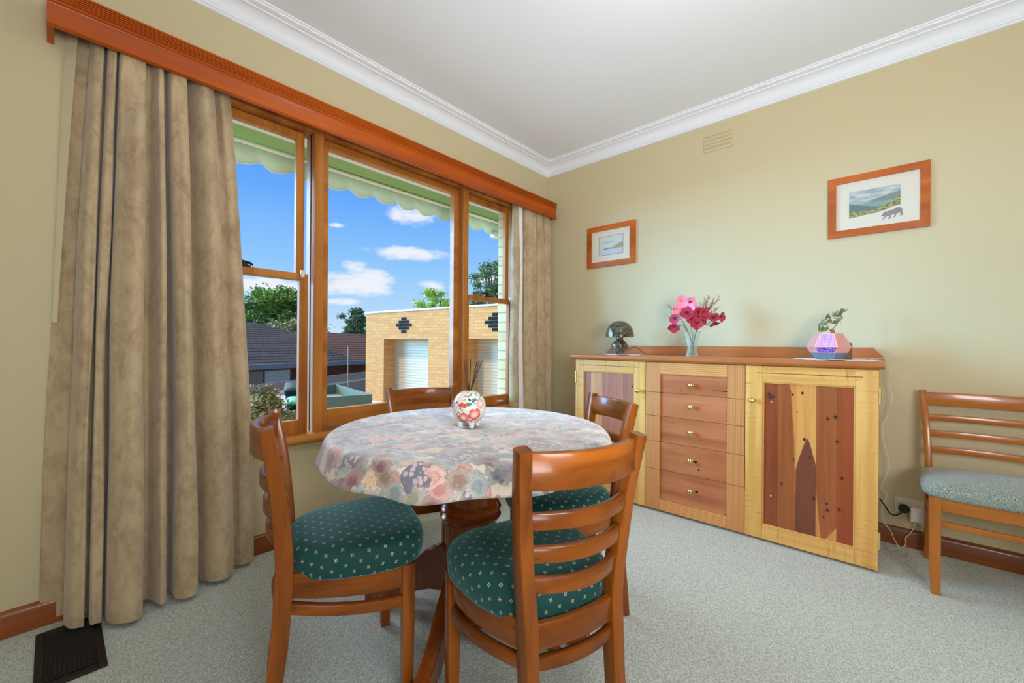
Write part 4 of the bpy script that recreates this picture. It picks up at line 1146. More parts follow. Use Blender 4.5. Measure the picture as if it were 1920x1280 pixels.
BX, BY = 2.195, -.185
t = thing('bonsai', 'small bonsai in a brown pot behind the pink faceted lamp', 'plant', (BX, BY, ST))
mk('pot', MB().box(BX - .045, BX + .045, BY - .045, BY + .045, ST, ST + .092, .004), 'brown_pot', t)
mk('soil', MB().box(BX - .038, BX + .038, BY - .038, BY + .038, ST + .086, ST + .094, .001), 'bark', t)
S2 = 2.25 / 776.3
def bp(px, py, d=0.): return Vector((BX, BY, ST)) + VR * ((px - 1592.) * S2) + Vector((0, 0, (667. - py) * S2)) + VF * d
tr_ = [tuple(bp(1590, 634)), tuple(bp(1580, 626)), tuple(bp(1576, 620)), tuple(bp(1574, 612)), tuple(bp(1573, 608))]
mk('trunk', MB().tube(catmull(tr_, 16), [.016 - .0006 * i for i in range(16)], 9), 'bonsai_bark', t)
br = MB()
br1 = catmull([bp(1574, 611), bp(1579, 604), bp(1583, 599), bp(1586, 590), bp(1587, 580), bp(1590, 574)], 16)
br2 = catmull([bp(1573, 611), bp(1568, 610), bp(1565, 604), bp(1561, 600), bp(1556, 597), bp(1551, 598)], 16)
br3 = catmull([bp(1583, 599), bp(1574, 597), bp(1567, 594), bp(1562, 588)], 10)
br4 = catmull([bp(1586, 590), bp(1580, 588), bp(1575, 585), bp(1575, 576)], 10)
for b_ in (br1, br2, br3, br4): br.tube(b_, .0022, 6)
mk('branch', br, 'bonsai_bark', t)
lf = MB()
def leaf(mb, base, d, L, Wd, up, fold=.15):
    base, d = Vector(base), Vector(d).normalized(); q = d.cross(Vector(up)); q = q.normalized() if q.length > .01 else d.orthogonal().normalized(); n_ = q.cross(d)
    rows = []
    for i in range(6):
        s = i / 5; w_ = Wd * math.sin(PI * min(.98, .04 + s * .94)) ** .9
        rows.append([tuple(base + d * L * s + q * w_ * e + n_ * (fold * w_ * abs(e) - .15 * L * s * s)) for e in (-1, -.4, 0, .4, 1)])
    mb.grid(rows)
leaves = [((1588, 583), (1600, 588), .9), ((1588, 591), (1597, 598), .5), ((1587, 578), (1599, 571), .6), ((1586, 575), (1592, 570), .7), ((1584, 585), (1576, 581), .8), ((1576, 582), (1580, 574), .4), ((1574, 590), (1565, 596), .8), ((1583, 593), (1573, 597), .9), ((1565, 594), (1558, 600), .7), ((1563, 590), (1566, 580), .8),
          ((1560, 590), (1556, 594), .5), ((1556, 597), (1548, 602), .7), ((1552, 600), (1548, 613), .5), ((1557, 602), (1553, 614), .6), ((1560, 606), (1558, 611), 1.0), ((1566, 606), (1562, 611), .9), ((1568, 590), (1572, 583), .4), ((1590, 580), (1587, 572), .8), ((1570, 588), (1560, 583), .6), ((1588, 587), (1582, 594), .9), ((1592, 577), (1590, 583), .8)]
for (a, b_, fw) in leaves:
    p0, p1 = bp(*a, rnd.uniform(-.012, .012)), bp(*b_, rnd.uniform(-.02, .02))
    leaf(lf, p0, p1 - p0, max(.026, (p1 - p0).length * 1.05), .0095 * fw + .002, tuple(-VF + Vector((rnd.uniform(-.3, .3), 0, rnd.uniform(.2, .9)))))
mk('foliage', lf, 'bonsai_leaf', t, smooth_all=True)

# ------------------------------------------------------------------ cords and power point
t = thing('power_outlet', 'white double power outlet low on the wall beside the sideboard', 'power outlet', (2.474, 0, .21))
mk('faceplate', MB().box(2.416, 2.533, -.010, 0, .178, .262, .003), 'ivory_plastic', t)
for x in (2.440, 2.508): mk('switch', MB().box(x - .008, x + .008, -.014, -.009, .238, .252, .002), 'white_plastic', t)
t = thing('power_plug', 'black round plug in the left socket with a black flex', 'plug', (2.455, -.02, .205))
pm = MB().lathe([(.021, 0), (.023, .006), (.023, .022), (.019, .028), (.002, .029)], (0, 0, 0), 24); pm.v = [(2.455 + a, -.010 - c, .206 + b) for a, b, c in pm.v]
mk('body', pm, 'black_plastic', t)
mk('cable', MB().tube(catmull([(2.449, -.026, .192), (2.438, -.035, .176), (2.420, -.045, .168), (2.400, -.05, .172), (2.385, -.06, .20), (2.368, -.07, .232), (2.356, -.075, .25)], 24), .0034, 8), 'black_plastic', t)
t = thing('power_adapter', 'white plug-in adapter in the right socket', 'adapter', (2.502, -.02, .195))
mk('body', MB().box(2.478, 2.527, -.050, -.010, .150, .222, .005), 'white_plastic', t)
cab = [(2.498, -.030, .150), (2.494, -.034, .12), (2.480, -.040, .085), (2.462, -.05, .06), (2.462, -.06, .030), (2.452, -.07, .012), (2.430, -.075, .006), (2.395, -.06, .006), (2.378, -.075, .006), (2.392, -.10, .006), (2.440, -.09, .006), (2.470, -.112, .006), (2.472, -.17, .006), (2.452, -.235, .006), (2.405, -.225, .006), (2.385, -.19, .006), (2.395, -.14, .006), (2.432, -.085, .010),
       (2.415, -.075, .050), (2.402, -.07, .085), (2.378, -.065, .120), (2.366, -.062, .165), (2.372, -.058, .22), (2.386, -.055, .27), (2.362, -.052, .305), (2.384, -.055, .38), (2.392, -.06, .46), (2.376, -.06, .54), (2.366, -.06, .64), (2.392, -.058, .72), (2.404, -.06, .80), (2.392, -.06, .88), (2.394, -.08, .95), (2.386, -.10, 1.000), (2.372, -.14, 1.0155), (2.33, -.19, 1.0165), (2.29, -.24, 1.0165), (2.25, -.30, 1.0175)]
mk('cable', MB().tube(catmull(cab, 260), .0019, 6), 'white_cable', t, label='long white cable tangled on the carpet and hanging beside the sideboard')

# ------------------------------------------------------------------ pictures, vents
def picture(x0, x1, z0, z1, fw, px0, px1, pz0, pz1, pmat, name, label):
    t = thing(name, label, 'picture', ((x0 + x1) / 2, -.01, z0), 'framed watercolours on the back wall')
    fr = MB(); yb, yf = -.002, -.022
    o = [(x0, z0), (x1, z0), (x1, z1), (x0, z1)]; i_ = [(x0 + fw, z0 + fw), (x1 - fw, z0 + fw), (x1 - fw, z1 - fw), (x0 + fw, z1 - fw)]
    for k in range(4):
        j = (k + 1) % 4
        a, b, c, d = o[k], o[j], i_[j], i_[k]
        fr.add([(a[0], yb, a[1]), (b[0], yb, b[1]), (c[0], yb, c[1]), (d[0], yb, d[1]), (a[0], yf + .004, a[1]), (b[0], yf + .004, b[1]), (c[0], yf, c[1]), (d[0], yf, d[1])], [(4, 5, 6, 7), (0, 1, 5, 4), (2, 3, 7, 6), (1, 2, 6, 5), (3, 0, 4, 7), (0, 3, 2, 1)])
    mk('frame', fr, 'frame_wood', t, angle=5)
    mk('mat_board', MB().box(x0 + fw - .002, x1 - fw + .002, -.010, -.004, z0 + fw - .002, z1 - fw + .002), 'mat_board', t)
    return t
def print_poly(t, poly, x0, x1, z0, z1, mat):
    m = MB().add([(x, -.0106, z) for x, z in poly], [tuple(range(len(poly)))], 0, [((x - x0) / (x1 - x0) + .001, (z - z0) / (z1 - z0) + .001) for x, z in poly])
    mk('print', m, mat, t)
t = picture(.453, .892, 1.737, 2.082, .042, 0, 0, 0, 0, None, 'framed_picture', 'smaller framed harbour watercolour with a pale mat, nearest the corner curtain')
mk('print_border', MB().box(.563, .787, -.0104, -.009, 1.832, 1.990), 'bear_grey', t)
print_poly(t, [(.567, 1.836), (.783, 1.836), (.783, 1.986), (.567, 1.986)], .567, .783, 1.836, 1.986, 'harbour_painting')
t = picture(2.117, 2.548, 1.722, 2.072, .038, 0, 0, 0, 0, None, 'framed_picture', 'framed lake landscape with a grey bear on its mat, on the right of the wall')
print_poly(t, [(2.214, 1.826), (2.345, 1.838), (2.372, 1.846), (2.404, 1.858), (2.433, 1.862), (2.433, 1.977), (2.214, 1.977)], 2.214, 2.433, 1.826, 1.977, 'lake_painting')
bear = [(905, 855), (930, 832), (945, 812), (965, 805), (990, 812), (1030, 800), (1075, 795), (1110, 782), (1145, 784), (1175, 800), (1187, 828), (1184, 855), (1196, 880), (1196, 897), (1160, 902), (1154, 892), (1172, 888), (1160, 862), (1128, 860), (1112, 868), (1102, 888), (1092, 907), (1072, 906), (1070, 896), (1084, 888), (1084, 866), (1040, 868), (1036, 890), (1032, 913), (1000, 918), (1004, 906), (1018, 900), (1012, 878), (985, 874), (962, 888), (945, 905), (924, 910), (926, 898), (942, 886), (956, 866), (935, 862)]
bx = lambda x: 2.353 + (x - 905) / 295. * .092
bz = lambda x, y: 1.846 - ((y - 783) / 135. * .055) - (1050 - x) / 295. * .006
m = MB().extrude_poly([(bx(x), bz(x, y)) for x, y in bear], lambda u, v, d: (u, d, v), -.0116, -.0102)
mk('bear_silhouette', m, 'bear_grey', t)
v_ = MB().box(1.404, 1.598, -.007, 0, 2.452, 2.572, .002)
t = thing('wall_vent', 'cream painted wall vent high on the back wall', 'vent', (1.5, 0, 2.452))
mk('plate', v_, 'cream_vent_paint', t)
for k in range(4):
    z = 2.470 + k * .0265
    mk('louvre', MB().add([(1.412, -.007, z), (1.590, -.007, z), (1.590, -.016, z + .004), (1.412, -.016, z + .004), (1.412, -.007, z + .016), (1.590, -.007, z + .016)], [(0, 1, 2, 3), (3, 2, 5, 4), (0, 3, 4), (1, 5, 2)]), 'cream_vent_paint', t)
t = thing('floor_register', 'dark brown floor heating register in the carpet by the curtain', 'floor vent', (.27, -3.075, 0))
rx0, rx1, ry0, ry1 = .080, .460, -3.150, -2.985
m = MB()
for a in ((rx0, rx1, ry0, ry0 + .022), (rx0, rx1, ry1 - .022, ry1), (rx0, rx0 + .03, ry0 + .022, ry1 - .022), (rx1 - .03, rx1, ry0 + .022, ry1 - .022)): m.box(*a, 0, .008, .002)
mk('frame', m, 'register_brown', t)
mk('recess', MB().box(rx0 + .03, rx1 - .03, ry0 + .022, ry1 - .022, 0, .001), 'dark_hole', t)
for k in range(26):
    x = rx0 + .036 + k * .0118
    mk('louvre', MB().box(x, x + .0045, ry0 + .022, ry1 - .022, .001, .0065, .001), 'register_brown', t)

# ------------------------------------------------------------------ outdoors
GZ, LZ = -.76, -2.2
dp = [(-.27, -9), (-.27, 14), (-9.0, 14), (-10.2, 5.0), (-11.6, 4.2), (-13.35, 2.6), (-13.6, 1.6), (-14.2, -9)]
struct('driveway', MB().extrude_poly(dp, lambda u, v, d: (u, v, d), -2.3, GZ), 'concrete', 'pale concrete driveway outside the window', 'driveway')
struct('ground', MB().box(-95, -1.0, -50, 75, -2.7, LZ), 'lawn', 'grassy ground falling away beyond the driveway', 'ground')
kp = [(-13.35, 2.6), (-13.6, 1.6), (-14.2, -9), (-14.36, -9), (-13.76, 1.6), (-13.5, 2.7)]
tag(mk('kerb', MB().extrude_poly(kp, lambda u, v, d: (u, v, d), LZ, -.64), 'white_kerb'), 'white concrete kerb at the far edge of the driveway', 'kerb')

def facade(name, label):
    """brick garage; s runs along the facade, t goes back from it"""
    Q = Vector((-9.35, 3.866, 0)); a = math.radians(6); dv = Vector((math.cos(a), math.sin(a), 0)); nv = Vector((-dv.y, dv.x, 0))
    P = lambda s, t, z: tuple(Q + dv * s + nv * t + Vector((0, 0, z)))
    t_ = thing(name, label, 'building', P(2.5, 0, GZ))
    m = MB(); Z0, Z1, ZD = GZ, 2.055, 1.217
    def quad(s0, s1, z0, z1, t=0.):
        m.add([P(s0, t, z0), P(s1, t, z0), P(s1, t, z1), P(s0, t, z1)], [(0, 1, 2, 3)], 0, [(s0 + 20, z0 + 5), (s1 + 20, z0 + 5), (s1 + 20, z1 + 5), (s0 + 20, z1 + 5)])
    def rev(s, z0, z1, t0, t1):
        m.add([P(s, t0, z0), P(s, t1, z0), P(s, t1, z1), P(s, t0, z1)], [(0, 1, 2, 3)], 0, [(t0 + 20, z0 + 5), (t1 + 20, z0 + 5), (t1 + 20, z1 + 5), (t0 + 20, z1 + 5)])
    S0, S1 = -.945, 7.4; doors = ((0, 2.03), (3.53, 5.56)); RD = .42
    cur = S0
    for d0, d1 in doors:
        quad(cur, d0, Z0, Z1); quad(d0, d1, ZD, Z1)
        rev(d0, Z0, ZD, 0, RD); rev(d1, Z0, ZD, 0, RD)
        m.add([P(d0, 0, ZD), P(d1, 0, ZD), P(d1, RD, ZD), P(d0, RD, ZD)], [(0, 1, 2, 3)], 0, [(.01, .01)] * 4)
        cur = d1
    quad(cur, S1, Z0, Z1)
    rev(S0, Z0, Z1, 0, 7); rev(S1, Z0, Z1, 0, 7); quad(S0, S1, Z0, Z1, 7)
    mk('wall', m, 'tan_brick', t_)
    mk('roof', MB().add([P(S0, 0.02, Z1), P(S1, 0.02, Z1), P(S1, 7, Z1), P(S0, 7, Z1), P(S0, .02, Z1 - .1), P(S1, .02, Z1 - .1), P(S1, 7, Z1 - .1), P(S0, 7, Z1 - .1)], [(0, 1, 2, 3), (7, 6, 5, 4), (0, 4, 5, 1), (1, 5, 6, 2), (2, 6, 7, 3), (3, 7, 4, 0)]), 'galvanised', t_)
    fl = MB(); c = [P(S0 - .03, -.03, Z1 - .005), P(S1, -.03, Z1 - .005), P(S1, .12, Z1 - .005), P(S0 - .03, .12, Z1 - .005)]
    fl.add(c + [(p[0], p[1], p[2] + .045) for p in c], [(0, 1, 2, 3), (4, 5, 6, 7), (0, 1, 5, 4), (1, 2, 6, 5), (2, 3, 7, 6), (3, 0, 4, 7)])
    mk('coping', fl, 'galvanised', t_)
    for d0, d1 in doors:
        o = MB().add([P(d0, RD, Z0), P(d1, RD, Z0), P(d1, RD, ZD), P(d0, RD, ZD)], [(0, 1, 2, 3)], 0, [(.01, .01), (d1 - d0, .01), (d1 - d0, ZD - Z0), (.01, ZD - Z0)])
        mk('roller_door', o, 'roller_door_white', t_)
        for q, n in ((0, 1), (1, 2), (2, 3), (-1, 2), (-2, 1)):
            for i in range(n):
                s = (d0 + d1) / 2 - .06 + (i - (n - 1) / 2) * .235; z = 1.64 - q * .0 + (q if abs(q) < 3 else 0) * .0
        dm = MB()
        for row, n in ((-2, 1), (-1, 2), (0, 3), (1, 2), (2, 1)):
            for i in range(n):
                s = (d0 + d1) / 2 - .06 + (i - (n - 1) / 2) * .24; z = 1.635 + row * .096
                c = [P(s - .112, -.014, z - .041), P(s + .112, -.014, z - .041), P(s + .112, .01, z - .041), P(s - .112, .01, z - .041)]
                dm.add(c + [(p[0], p[1], p[2] + .082) for p in c], [(0, 1, 2, 3), (4, 5, 6, 7), (0, 1, 5, 4), (1, 2, 6, 5), (2, 3, 7, 6), (3, 0, 4, 7)])
        mk('diamond_bricks', dm, 'dark_glazed_brick', t_, label='diamond of dark glazed bricks')
    return t_
facade('garage', 'tan brick garage with white roller doors and dark brick diamonds')

# neighbour's house
G1, G2 = Vector((-17.654, 2.402, .10)), Vector((-19.257, 8.583, .10)); g = (G2 - G1).normalized(); bk = Vector((-g.y, g.x, 0))
if bk.x > 0: bk = -bk
def H(s, b, z): return tuple(G1 + g * s + bk * b + Vector((0, 0, z)))
L12 = (G2 - G1).length
hs = thing('house', 'brick house with slate-coloured tiled roof beyond the fence', 'building', H(3, 2, LZ - .1))
def slab(poly, th, mat, name, uvo=True):
    n = len(poly); p = [Vector(q) for q in poly]
    vs = p + [q - Vector((0, 0, th)) for q in p]
    uv = []
    for q in vs:
        r = q - G1; uv.append((r.dot(g) + 30, math.hypot(r.dot(bk), r.z) + 3))
    return mk(name, MB().add(vs, [tuple(range(n)), tuple(reversed(range(n, 2 * n)))] + [(i, (i + 1) % n, n + (i + 1) % n, n + i) for i in range(n)], 0, uv), mat, hs)
sl = .404
hipx = L12 - .55
slab([H(-5, 0, 0), H(hipx, 0, 0), H(hipx - 1.1, 3.9, 3.9 * sl), H(hipx - 2.4, 5.1, 5.1 * sl), H(-5, 5.1, 5.1 * sl)], .06, 'slate_roof_tile', 'roof')
slab([H(-5, 5.1, 5.1 * sl), H(hipx - 2.4, 5.1, 5.1 * sl), H(hipx - 1, 10, .1), H(-5, 10, .1)], .06, 'slate_roof_tile', 'roof')
slab([H(hipx - 5, .02, -.03), H(14, .02, -.03), H(14, 4.15, 4.15 * sl - .05), H(hipx - 5, 4.15, 4.15 * sl - .05)], .06, 'red_roof_tile', 'roof', True)
slab([H(hipx - 2.5, 4.15, 4.15 * sl - .05), H(14, 4.15, 4.15 * sl - .05), H(14, 8, .1), H(hipx - 2.5, 8, .1)], .06, 'red_roof_tile', 'roof')
def hbox(s0, s1, b0, b1, z0, z1):
    c = [H(s0, b0, z0), H(s1, b0, z0), H(s1, b1, z0), H(s0, b1, z0), H(s0, b0, z1), H(s1, b0, z1), H(s1, b1, z1), H(s0, b1, z1)]
    u = [(s0 + 20, z0 + 5), (s1 + 20, z0 + 5), (s1 + 20, z0 + 5.1), (s0 + 20, z0 + 5.1), (s0 + 20, z1 + 5), (s1 + 20, z1 + 5), (s1 + 20, z1 + 5.1), (s0 + 20, z1 + 5.1)]
    return MB().add(c, [(0, 3, 2, 1), (4, 5, 6, 7), (0, 1, 5, 4), (1, 2, 6, 5), (2, 3, 7, 6), (3, 0, 4, 7)], 0, u)
mk('gutter', hbox(-5, 14, -.12, .02, -.19, .03), 'grey_gutter', hs)
mk('soffit', hbox(-5, 14, .0, .62, -.16, -.10), 'soffit_dark', hs)
mk('wall', hbox(-5, 14, .55, 8, LZ - .3, -.10), 'brown_brick', hs)
for s0, s1, mat in ((.05, .95, 'blind_taupe'), (1.05, 2.25, 'roller_blind_grey')):
    wi = mk('window', hbox(s0 - .06, s1 + .06, .50, .56, -1.35, -.22), 'aluminium_frame', hs)
    mk('blind', hbox(s0, s1, .48, .51, -1.30, -.30), mat, wi)
# paling fence
F1, F2 = Vector((-13.80, 1.90, -.35)), Vector((-17.20, 7.54, -.35)); fd = (F2 - F1).normalized(); fn = Vector((fd.y, -fd.x, 0))
m = MB()
def FP(s, t, z): return tuple(F1 + fd * s + fn * t + Vector((0, 0, z)))
s0, s1 = -6.0, 8.5
c = [FP(s0, 0, LZ + .35), FP(s1, 0, LZ + .35), FP(s1, .03, LZ + .35), FP(s0, .03, LZ + .35), FP(s0, 0, 0), FP(s1, 0, 0), FP(s1, .03, 0), FP(s0, .03, 0)]
uv = [(s0 + 20, 0), (s1 + 20, 0), (s1 + 20, 0.01), (s0 + 20, .01), (s0 + 20, 1.8), (s1 + 20, 1.8), (s1 + 20, 1.81), (s0 + 20, 1.81)]
fe = thing('fence', 'weathered grey timber paling fence in front of the house', 'fence', FP(1, 0, LZ + .35))
mk('palings', MB().add(c, [(0, 3, 2, 1), (4, 5, 6, 7), (0, 1, 5, 4), (1, 2, 6, 5), (2, 3, 7, 6), (3, 0, 4, 7)], 0, uv), 'paling_fence', fe)
r_ = [FP(s0, .03, -.42), FP(s1, .03, -.42), FP(s1, .08, -.42), FP(s0, .08, -.42)]
mk('fence_rail', MB().add(r_ + [(p[0], p[1], p[2] + .09) for p in r_], [(0, 3, 2, 1), (4, 5, 6, 7), (0, 1, 5, 4), (1, 2, 6, 5), (2, 3, 7, 6), (3, 0, 4, 7)]), 'galvanised', fe)

# box trailer
TR = Vector((-6.093, 1.64, 0)); e1 = Vector((-.985, .17, 0)).normalized(); e2 = Vector((-.17, -.985, 0)).normalized()
def T(a, b, z): return tuple(TR + e1 * a + e2 * b + Vector((0, 0, z)))
def tbox(a0, a1, b0, b1, z0, z1):
    c = [T(a0, b0, z0), T(a1, b0, z0), T(a1, b1, z0), T(a0, b1, z0), T(a0, b0, z1), T(a1, b0, z1), T(a1, b1, z1), T(a0, b1, z1)]
    return MB().add(c, [(0, 3, 2, 1), (4, 5, 6, 7), (0, 1, 5, 4), (1, 2, 6, 5), (2, 3, 7, 6), (3, 0, 4, 7)])
tl = thing('box_trailer', 'open green steel box trailer parked by the garage', 'trailer', T(1.3, .8, GZ))
TZ, TB = -.05, -.335
mk('bed', tbox(.02, 2.68, .02, 1.01, TB, TB + .03), 'trailer_bed', tl)
mk('side_panel', tbox(0, 2.7, 0, .03, TB - .02, TZ), 'trailer_green', tl); mk('side_panel', tbox(0, 2.7, 1.0, 1.03, TB - .02, TZ), 'trailer_green', tl)
mk('tailgate', tbox(-.03, .0, 0, 1.03, TB - .02, TZ), 'trailer_green', tl); mk('front_panel', tbox(2.7, 2.73, 0, 1.03, TB - .02, TZ), 'trailer_green', tl)
for b in (-.14, 1.17):
    o = Vector(T(1.3, b, GZ + .27)); rings = []
    for d, r in ((-.09, .20), (-.085, .26), (-.06, .27), (.06, .27), (.085, .26), (.09, .20)):
        rings.append([tuple(o + e2 * d + e1 * r * math.cos(2 * PI * j / 28) + Vector((0, 0, r * math.sin(2 * PI * j / 28)))) for j in range(28)])
    mk('wheel', MB().loft(rings), 'tyre_rubber', tl)
mk('axle', tbox(1.27, 1.33, -.1, 1.13, GZ + .24, GZ + .30), 'black_metal', tl)
mk('drawbar', tbox(2.7, 3.9, .47, .56, TB - .10, TB - .02), 'black_metal', tl)
mk('jockey_wheel', tbox(3.75, 3.80, .49, .54, GZ, TB - .02), 'black_metal', tl)

def bin_(x, y, a, label, lidopen):
    t = thing('wheelie_bin', label, 'bin', (x, y, GZ), 'green wheelie bins')
    M_ = Matrix.Translation((x, y, GZ)) @ Matrix.Rotation(a, 4, 'Z')
    rings = []
    for z, w, d in ((.06, .17, .21), (.10, .18, .22), (.98, .225, .28), (1.0, .245, .31), (1.03, .245, .31)):
        rings.append([tuple(M_ @ Vector((u, v, z))) for u, v in rrect(2 * w, 2 * d, .05, 5)])
    mk('body', MB().loft(rings), 'bin_green', t)
    lid = MB(); rr = []
    for z, k in ((0, 1.0), (.025, 1.02), (.05, .9), (.06, .5)):
        rr.append([(u * k, v * k, z) for u, v in rrect(.49, .62, .06, 5)])
    lid.loft(rr)
    R_ = Matrix.Translation((0, -.36, 1.03)) @ Matrix.Rotation(math.radians(lidopen), 4, 'X') @ Matrix.Translation((0, .36, 0))
    lid.v = [tuple(M_ @ R_ @ Vector(p)) for p in lid.v]
    mk('lid', lid, 'bin_lid_green' if lidopen < 5 else 'bin_green', t)
    for s in (-.20, .20):
        w = MB().lathe([(.04, -.03), (.10, -.028), (.10, .028), (.04, .03)], (0, 0, 0), 20)
        w.v = [tuple(M_ @ Vector((s + c, -.26 + a_, .10 + b_))) for a_, b_, c in w.v]
        mk('wheel', w, 'tyre_rubber', t)
bin_(-3.54, -.77, 1.2, 'dark green wheelie bin with a bright green closed lid outside the window', 0)
bin_(-4.95, -.30, 1.2, 'all dark green wheelie bin behind the bright-lidded one', 8)
tag(mk('downpipe', MB().tube([(-12.9, 4.45, LZ), (-12.9, 4.45, .95)], .012, 8), 'galvanised'), 'thin pale pole standing in front of the fence', 'pole')
rk = MB()
for k in range(1):
    bm = bmesh.new(); bmesh.ops.create_icosphere(bm, subdivisions=3, radius=.26)
    for v in bm.verts:
        v.co *= 1 + .25 * mnoise.noise(v.co * 4); v.co.z *= .75
        v.co += Vector((-2.45, -1.12, GZ + .14))
    rk.bm(bm)
tag(mk('rock', rk, 'grey_rock'), 'grey garden rock below the left window', 'rock')

# foliage
def leaf_cloud(m, clusters, n, size, r_, flat=.8):
    for (c, rad) in clusters:
        c = Vector(c)
        for _ in range(n):
            d = Vector((r_.gauss(0, 1), r_.gauss(0, 1), r_.gauss(0, 1))).normalized()
            p = c + Vector((d.x * rad[0], d.y * rad[1], d.z * rad[2])) * min(1.25, abs(r_.gauss(0, .62)))
            u = Vector((r_.gauss(0, 1), r_.gauss(0, 1), r_.gauss(0, 1) * flat)).normalized(); w = u.orthogonal().normalized()
            s = size * r_.uniform(.6, 1.3)
            m.add([tuple(p - u * s), tuple(p + w * s * .42), tuple(p + u * s), tuple(p - w * s * .42)], [(0, 1, 2, 3)])
def tree(label, base, top, spread, nclu, n, size, mat, seedv, group='trees beyond the roofs', crown=.55, dense=1.0, cat='tree', name='tree'):
    r_ = random.Random(seedv); base = Vector(base); Ht = top - base.z
    t = thing(name, label, cat, base, group)
    tr = MB(); tr.tube(catmull([base, base + Vector((.1, .1, Ht * .3)), base + Vector((-.1, .15, Ht * .6)), base + Vector((0, 0, Ht * .88))], 14), [max(.02, Ht * .025 * (1 - i / 15)) for i in range(14)], 8)
    cl = []
    for k in range(nclu):
        a = r_.uniform(0, 2 * PI); rr = spread * math.sqrt(r_.random()) * .8
        hz = r_.random(); zc = base.z + Ht * (1 - crown) + Ht * crown * hz * (1 - .45 * (rr / spread) ** 2)
        rad = spread * r_.uniform(.22, .36) * dense
        c = base + Vector((math.cos(a) * rr, math.sin(a) * rr, 0)); c.z = min(zc, top - rad * .6)
        cl.append((c, (rad, rad, rad * .62)))
        st = base + Vector((0, 0, Ht * (.35 + .3 * r_.random())))
        tr.tube(catmull([st, st.lerp(c, .5) + Vector((0, 0, .1 * Ht * .3)), c], 7), [Ht * .008, Ht * .007, Ht * .006, Ht * .005, Ht * .004, Ht * .003, Ht * .002], 5)
    mk('trunk', tr, 'bark', t)
    m = MB(); leaf_cloud(m, cl, n, size, r_); mk('foliage', m, mat, t, smooth_all=True)
    return t
tree('broad dense green tree behind the slate roof', (-42.0, 12.2, LZ), 6.6, 3.6, 90, 460, .19, 'leaf_mid', 1, crown=.68, dense=1.0)
tree('drooping dark tree at the left edge of the left window', (-41.3, 8.2, LZ), 5.7, 2.4, 34, 380, .19, 'leaf_dark', 2, crown=.85)
tree('olive shrubby tree low behind the slate roof', (-36.5, 11.0, LZ), 3.5, 3.0, 40, 320, .15, 'leaf_olive', 3, crown=.75)
tree('slender dark eucalypt showing above the roof beside the garage', (-40.6, 18.9, LZ), 4.9, 1.7, 44, 300, .12, 'leaf_dark', 4, crown=.45, dense=.85)
tree('pale green sapling low beside the garage', (-37.5, 18.6, LZ), 2.1, 1.5, 14, 140, .12, 'leaf_bright', 8, crown=.5, dense=.6)
tree('bright yellow-green tree showing over the garage roof', (-16.9, 12.0, LZ), 4.4, 1.5, 60, 300, .075, 'leaf_bright', 5, crown=.5, dense=.8)
tree('tall open dark-leaved tree behind the right window', (-15.9, 15.2, LZ), 6.3, 2.3, 90, 280, .085, 'leaf_dark', 16, crown=.6, dense=.68)
def bush(label, c, rad, n, mat, seedv):
    r_ = random.Random(seedv); c = Vector(c)
    t = thing('shrub', label, 'shrub', (c.x, c.y, GZ))
    st = MB(); m = MB(); f2 = MB()
    for k in range(46):
        a = r_.uniform(0, 2 * PI); el = r_.uniform(.15, 1.3)
        d = Vector((math.cos(a) * math.cos(el), math.sin(a) * math.cos(el), math.sin(el)))
        tip = Vector((c.x, c.y, GZ)) + Vector((d.x * rad, d.y * rad, 0)) + Vector((0, 0, .25 + (c.z - GZ + rad * .8 - .25) * (d.z ** .8) * r_.uniform(.75, 1.0)))
        st.tube([(c.x, c.y, GZ), tuple(Vector((c.x, c.y, GZ)).lerp(tip, .55) + Vector((0, 0, .08))), tuple(tip)], [.012, .008, .004], 5)
        leaf_cloud(m if r_.random() < .6 else f2, [(tip - d * .06, (.12, .12, .12))], n, .030, r_)
    mk('stem', st, 'twig_brown', t); mk('foliage', m, 'leaf_shrub', t, smooth_all=True); mk('foliage', f2, 'leaf_olive', t, smooth_all=True)
bush('brownish-green garden shrub outside the left window', (-3.08, -1.52, .24), .50, 120, 'leaf_shrub', 11)

# awning
aw = thing('awning', 'pale green canvas awning with scalloped valance outside the window', 'awning', (-.3, -1.5, 2.3))
AY0, AY1 = -3.3, .10
def barx(z): return z
m = MB()
n = 12; rows = []
for k in range(n + 1):
    f = k / n; x = -.30 - .40 * f; z = 2.62 - .235 * f - .012 * math.sin(f * PI)
    rows.append([(x, AY0, z), (x, AY1, z)])
fab = mk('canvas', m.grid(rows), 'awning_canvas', aw)
s = fab.modifiers.new('thickness', 'SOLIDIFY'); s.thickness = .002
mk('front_bar', MB().tube([(-.70, AY0, 2.372), (-.70, AY1, 2.372)], .014, 12), 'cream_trim', aw)
top_, bot = [], []
N = 240
for i in range(N + 1):
    y = AY0 + (AY1 - AY0) * i / N
    ph = (y + .10) / .205
    sc = .5 + .5 * math.sin(2 * PI * ph) + .12 * math.sin(4 * PI * ph + .8)
    top_.append((-.712, y, 2.368)); bot.append((-.714 + .004 * math.sin(y * 9), y, 2.268 - .036 * sc))
v_ = mk('valance', MB().grid([top_, bot]), 'valance_canvas', aw)
s = v_.modifiers.new('thickness', 'SOLIDIFY'); s.thickness = .002
mk('valance_binding', MB().tube(bot, .0035, 5), 'cream_trim', v_)
for y in (AY0 + .03, AY1 - .03):
    mk('arm', MB().tube([(-.30, y, 2.05), (-.70, y, 2.365)], .009, 8), 'white_bracket', aw)
mk('bracket', MB().box(-.735, -.665, -.02, .10, 2.205, 2.260, .006), 'white_bracket', aw)

